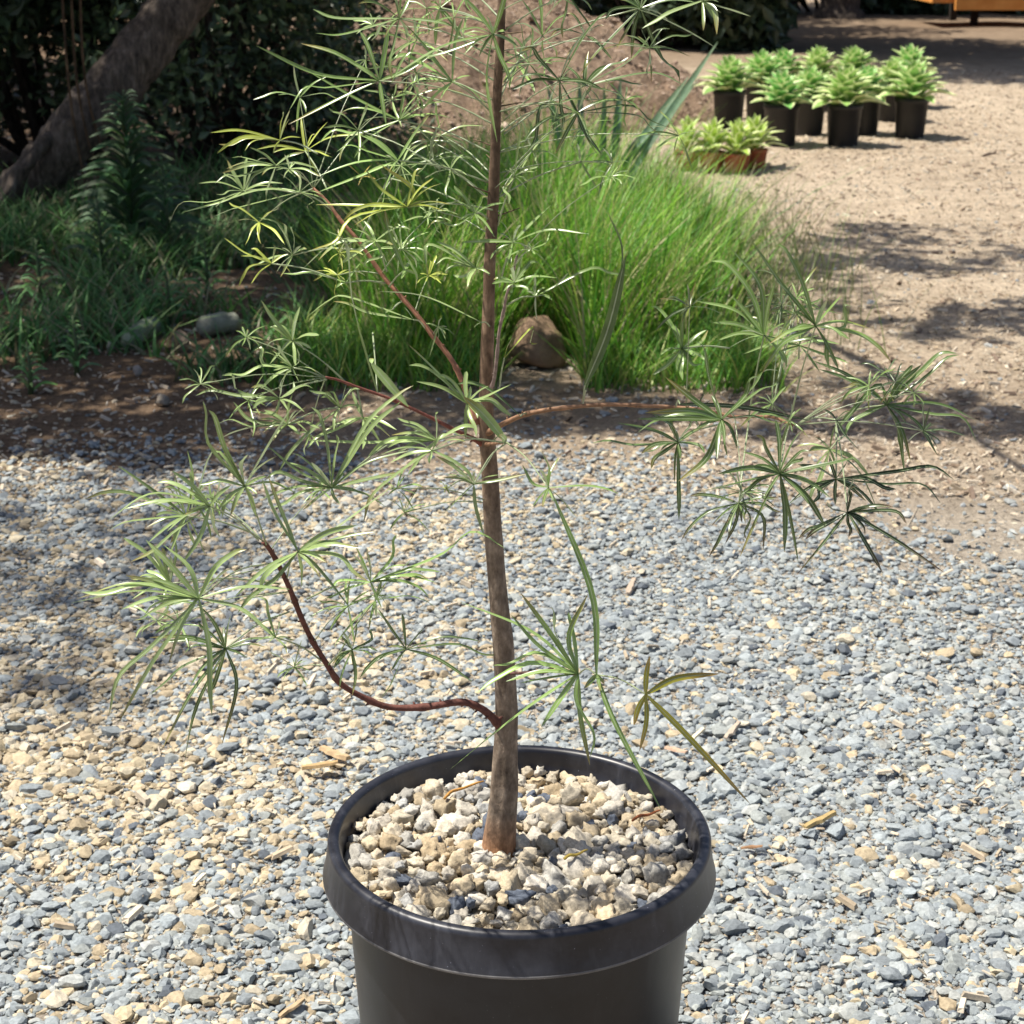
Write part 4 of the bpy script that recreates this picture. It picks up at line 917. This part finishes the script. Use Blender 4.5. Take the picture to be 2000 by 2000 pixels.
for c in FAR:
    k = min(range(5), key=lambda i: (at(TREES[i][0], 0, TREES[i][1]).x-c[0])**2+(TREES[i][1]-c[1])**2)
    b = at(TREES[k][0], 0, TREES[k][1]); own[k].append((c[0]-b.x, c[1]-b.y, c[2], .7*rng.uniform(.8, 1.3)))
for i, (px, Y, r, hz, lb, ln) in enumerate(TREES): tree(px, Y, r, hz, lb, i+1, own[i] or [(0, 0, 2.6, .8)], ln)
def shrub(px, py, wx, wy, hz, n, label, seed, size=.11, dens=520, cols=DKG, stemcol=(.5, .5, .5), z0=.02):
    g = gnd(px, py); root = empty("shrub", g); tag(root, label, 'shrub', 'dark shrubs behind the yard'); r_ = np.random.default_rng(seed)
    mb = MB(); C = []; Rr = []
    for i in range(n):
        c = (r_.uniform(-wx, wx), r_.uniform(-wy, wy), r_.uniform(z0, hz)); C.append(c); Rr.append(r_.uniform(.22, .42))
        if i % 2 == 0: mb.tube([(c[0]*.2, c[1]*.2, 0), (c[0]*.6, c[1]*.6, c[2]*.6), c], [.02, .014, .006], stemcol, 6)
    mb.build("stems", M['treebark'], root)
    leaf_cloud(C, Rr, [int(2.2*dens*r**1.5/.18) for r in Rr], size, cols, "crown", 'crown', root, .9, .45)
shrub(430, 330, .55, .5, 1.5, 24, 'dense dark shrub with flecks of light right of the leaning trunk', 1, .05, 330, DKG+[(.14, .22, .09), (.20, .28, .12)])  # the two paler leaf tones paint sunlit leaves into the crown
shrub(120, 320, .6, .5, 1.6, 24, 'dark shrub behind the leaning trunk at upper left', 2, .05, 330, DKG+[(.14, .22, .09), (.20, .28, .12)])  # sunlit leaves put into the colours here too, as two paler greens
shrub(-150, 330, .6, .5, 1.6, 18, 'dark shrub at the left edge behind the leaning tree', 3, .06, 400)
shrub(585, 300, .22, .35, .75, 9, 'thin loose shrub in front of the left slope of the dirt mound', 4, .04, 260)
shrub(1300, 92, .9, .6, 1.4, 20, 'low dark shrub behind the crest of the dirt mound', 5, .14, 330)
for i, (px, lb) in enumerate([(1450, 'dark hedge shrub in deep shade above the left agaves'), (1620, 'dark hedge shrub in deep shade above the middle agaves'), (1790, 'dark hedge shrub in deep shade above the right agaves'), (1960, 'dark hedge shrub in deep shade at the top right corner'), (2150, 'dark hedge shrub outside the right edge of the view'), (1100, 'dark hedge shrub hidden behind the dirt mound'), (850, 'dark hedge shrub far behind the left of the dirt mound'), (600, 'dark hedge shrub far behind the leaning tree'), (350, 'far dark hedge shrub above the leaning trunk'), (80, 'far dark hedge shrub at the upper left corner')]):
    shrub(px, 22, 1.2, .7, 1.9, 20, lb, 20+i, .20, 300)
# hanging dry stems at the upper left
mb = MB()
p0, p1 = at(118, -60, 5.4), at(180, 430, 5.5)
for k in range(3):
    o_ = Vector((.02*k, .03*k, 0)); mb.tube(spline([p0+o_, p0.lerp(p1, .5)+o_+Vector((-.02, 0, 0)), p1+o_*2], 10), .004, (.9, .7, .5), 5)
tag(mb.build("dry_stems", M['treebark']), 'thin dry brown stems hanging in front of the leaning trunk', 'stems')

# ------------------------------------------------------------------ orange timber platform in the top right corner
def orange_mat():
    m, nt, p = mat("orange_timber", .6, .4)
    n = noise_n(nt, 6, 5, .6); nt.links.new(ramp(nt, n.outputs[0], [(.3, (.60, .22, .04)), (.7, (.80, .38, .10))]), p.inputs["Base Color"]); return m
M['orange'] = orange_mat(); M['whitep'] = plastic("pale_metal", (.5, .48, .45), (.6, .58, .5), .5)
pf = empty("timber_platform", at(1930, 60, 15.5)*1.0); pf.location.z = 0; tag(pf, 'low orange timber platform at the top right corner in front of the dark trees', 'platform')
c0 = pf.location.copy()
def box(mb, a, b, c=(1, 1, 1)):
    (x0, y0, z0), (x1, y1, z1) = a, b
    vs = [(x0, y0, z0), (x1, y0, z0), (x1, y1, z0), (x0, y1, z0), (x0, y0, z1), (x1, y0, z1), (x1, y1, z1), (x0, y1, z1)]
    mb.add(vs, [(0, 3, 2, 1), (4, 5, 6, 7), (0, 1, 5, 4), (1, 2, 6, 5), (2, 3, 7, 6), (3, 0, 4, 7)], c)
zb = at(1930, 20, 15.5).z
mb = MB(); x0 = at(1868, 0, 15.5).x-c0.x; box(mb, (x0, 0, zb), (x0+1.6, .05, zb+.16)); mb.build("side_board", M['orange'], pf, False)
mb = MB(); box(mb, (x0-.18, .10, zb+.055), (x0+1.5, 1.0, zb+.10)); mb.build("deck", M['orange'], pf, False)
for sx in (.25, 1.35):
    for sy in (.12, .9):
        mb = MB(); box(mb, (x0+sx, sy+.3, 0), (x0+sx+.06, sy+.36, zb+.054), (.25, .25, .25)); mb.build("leg", M['treebark'], pf, False)
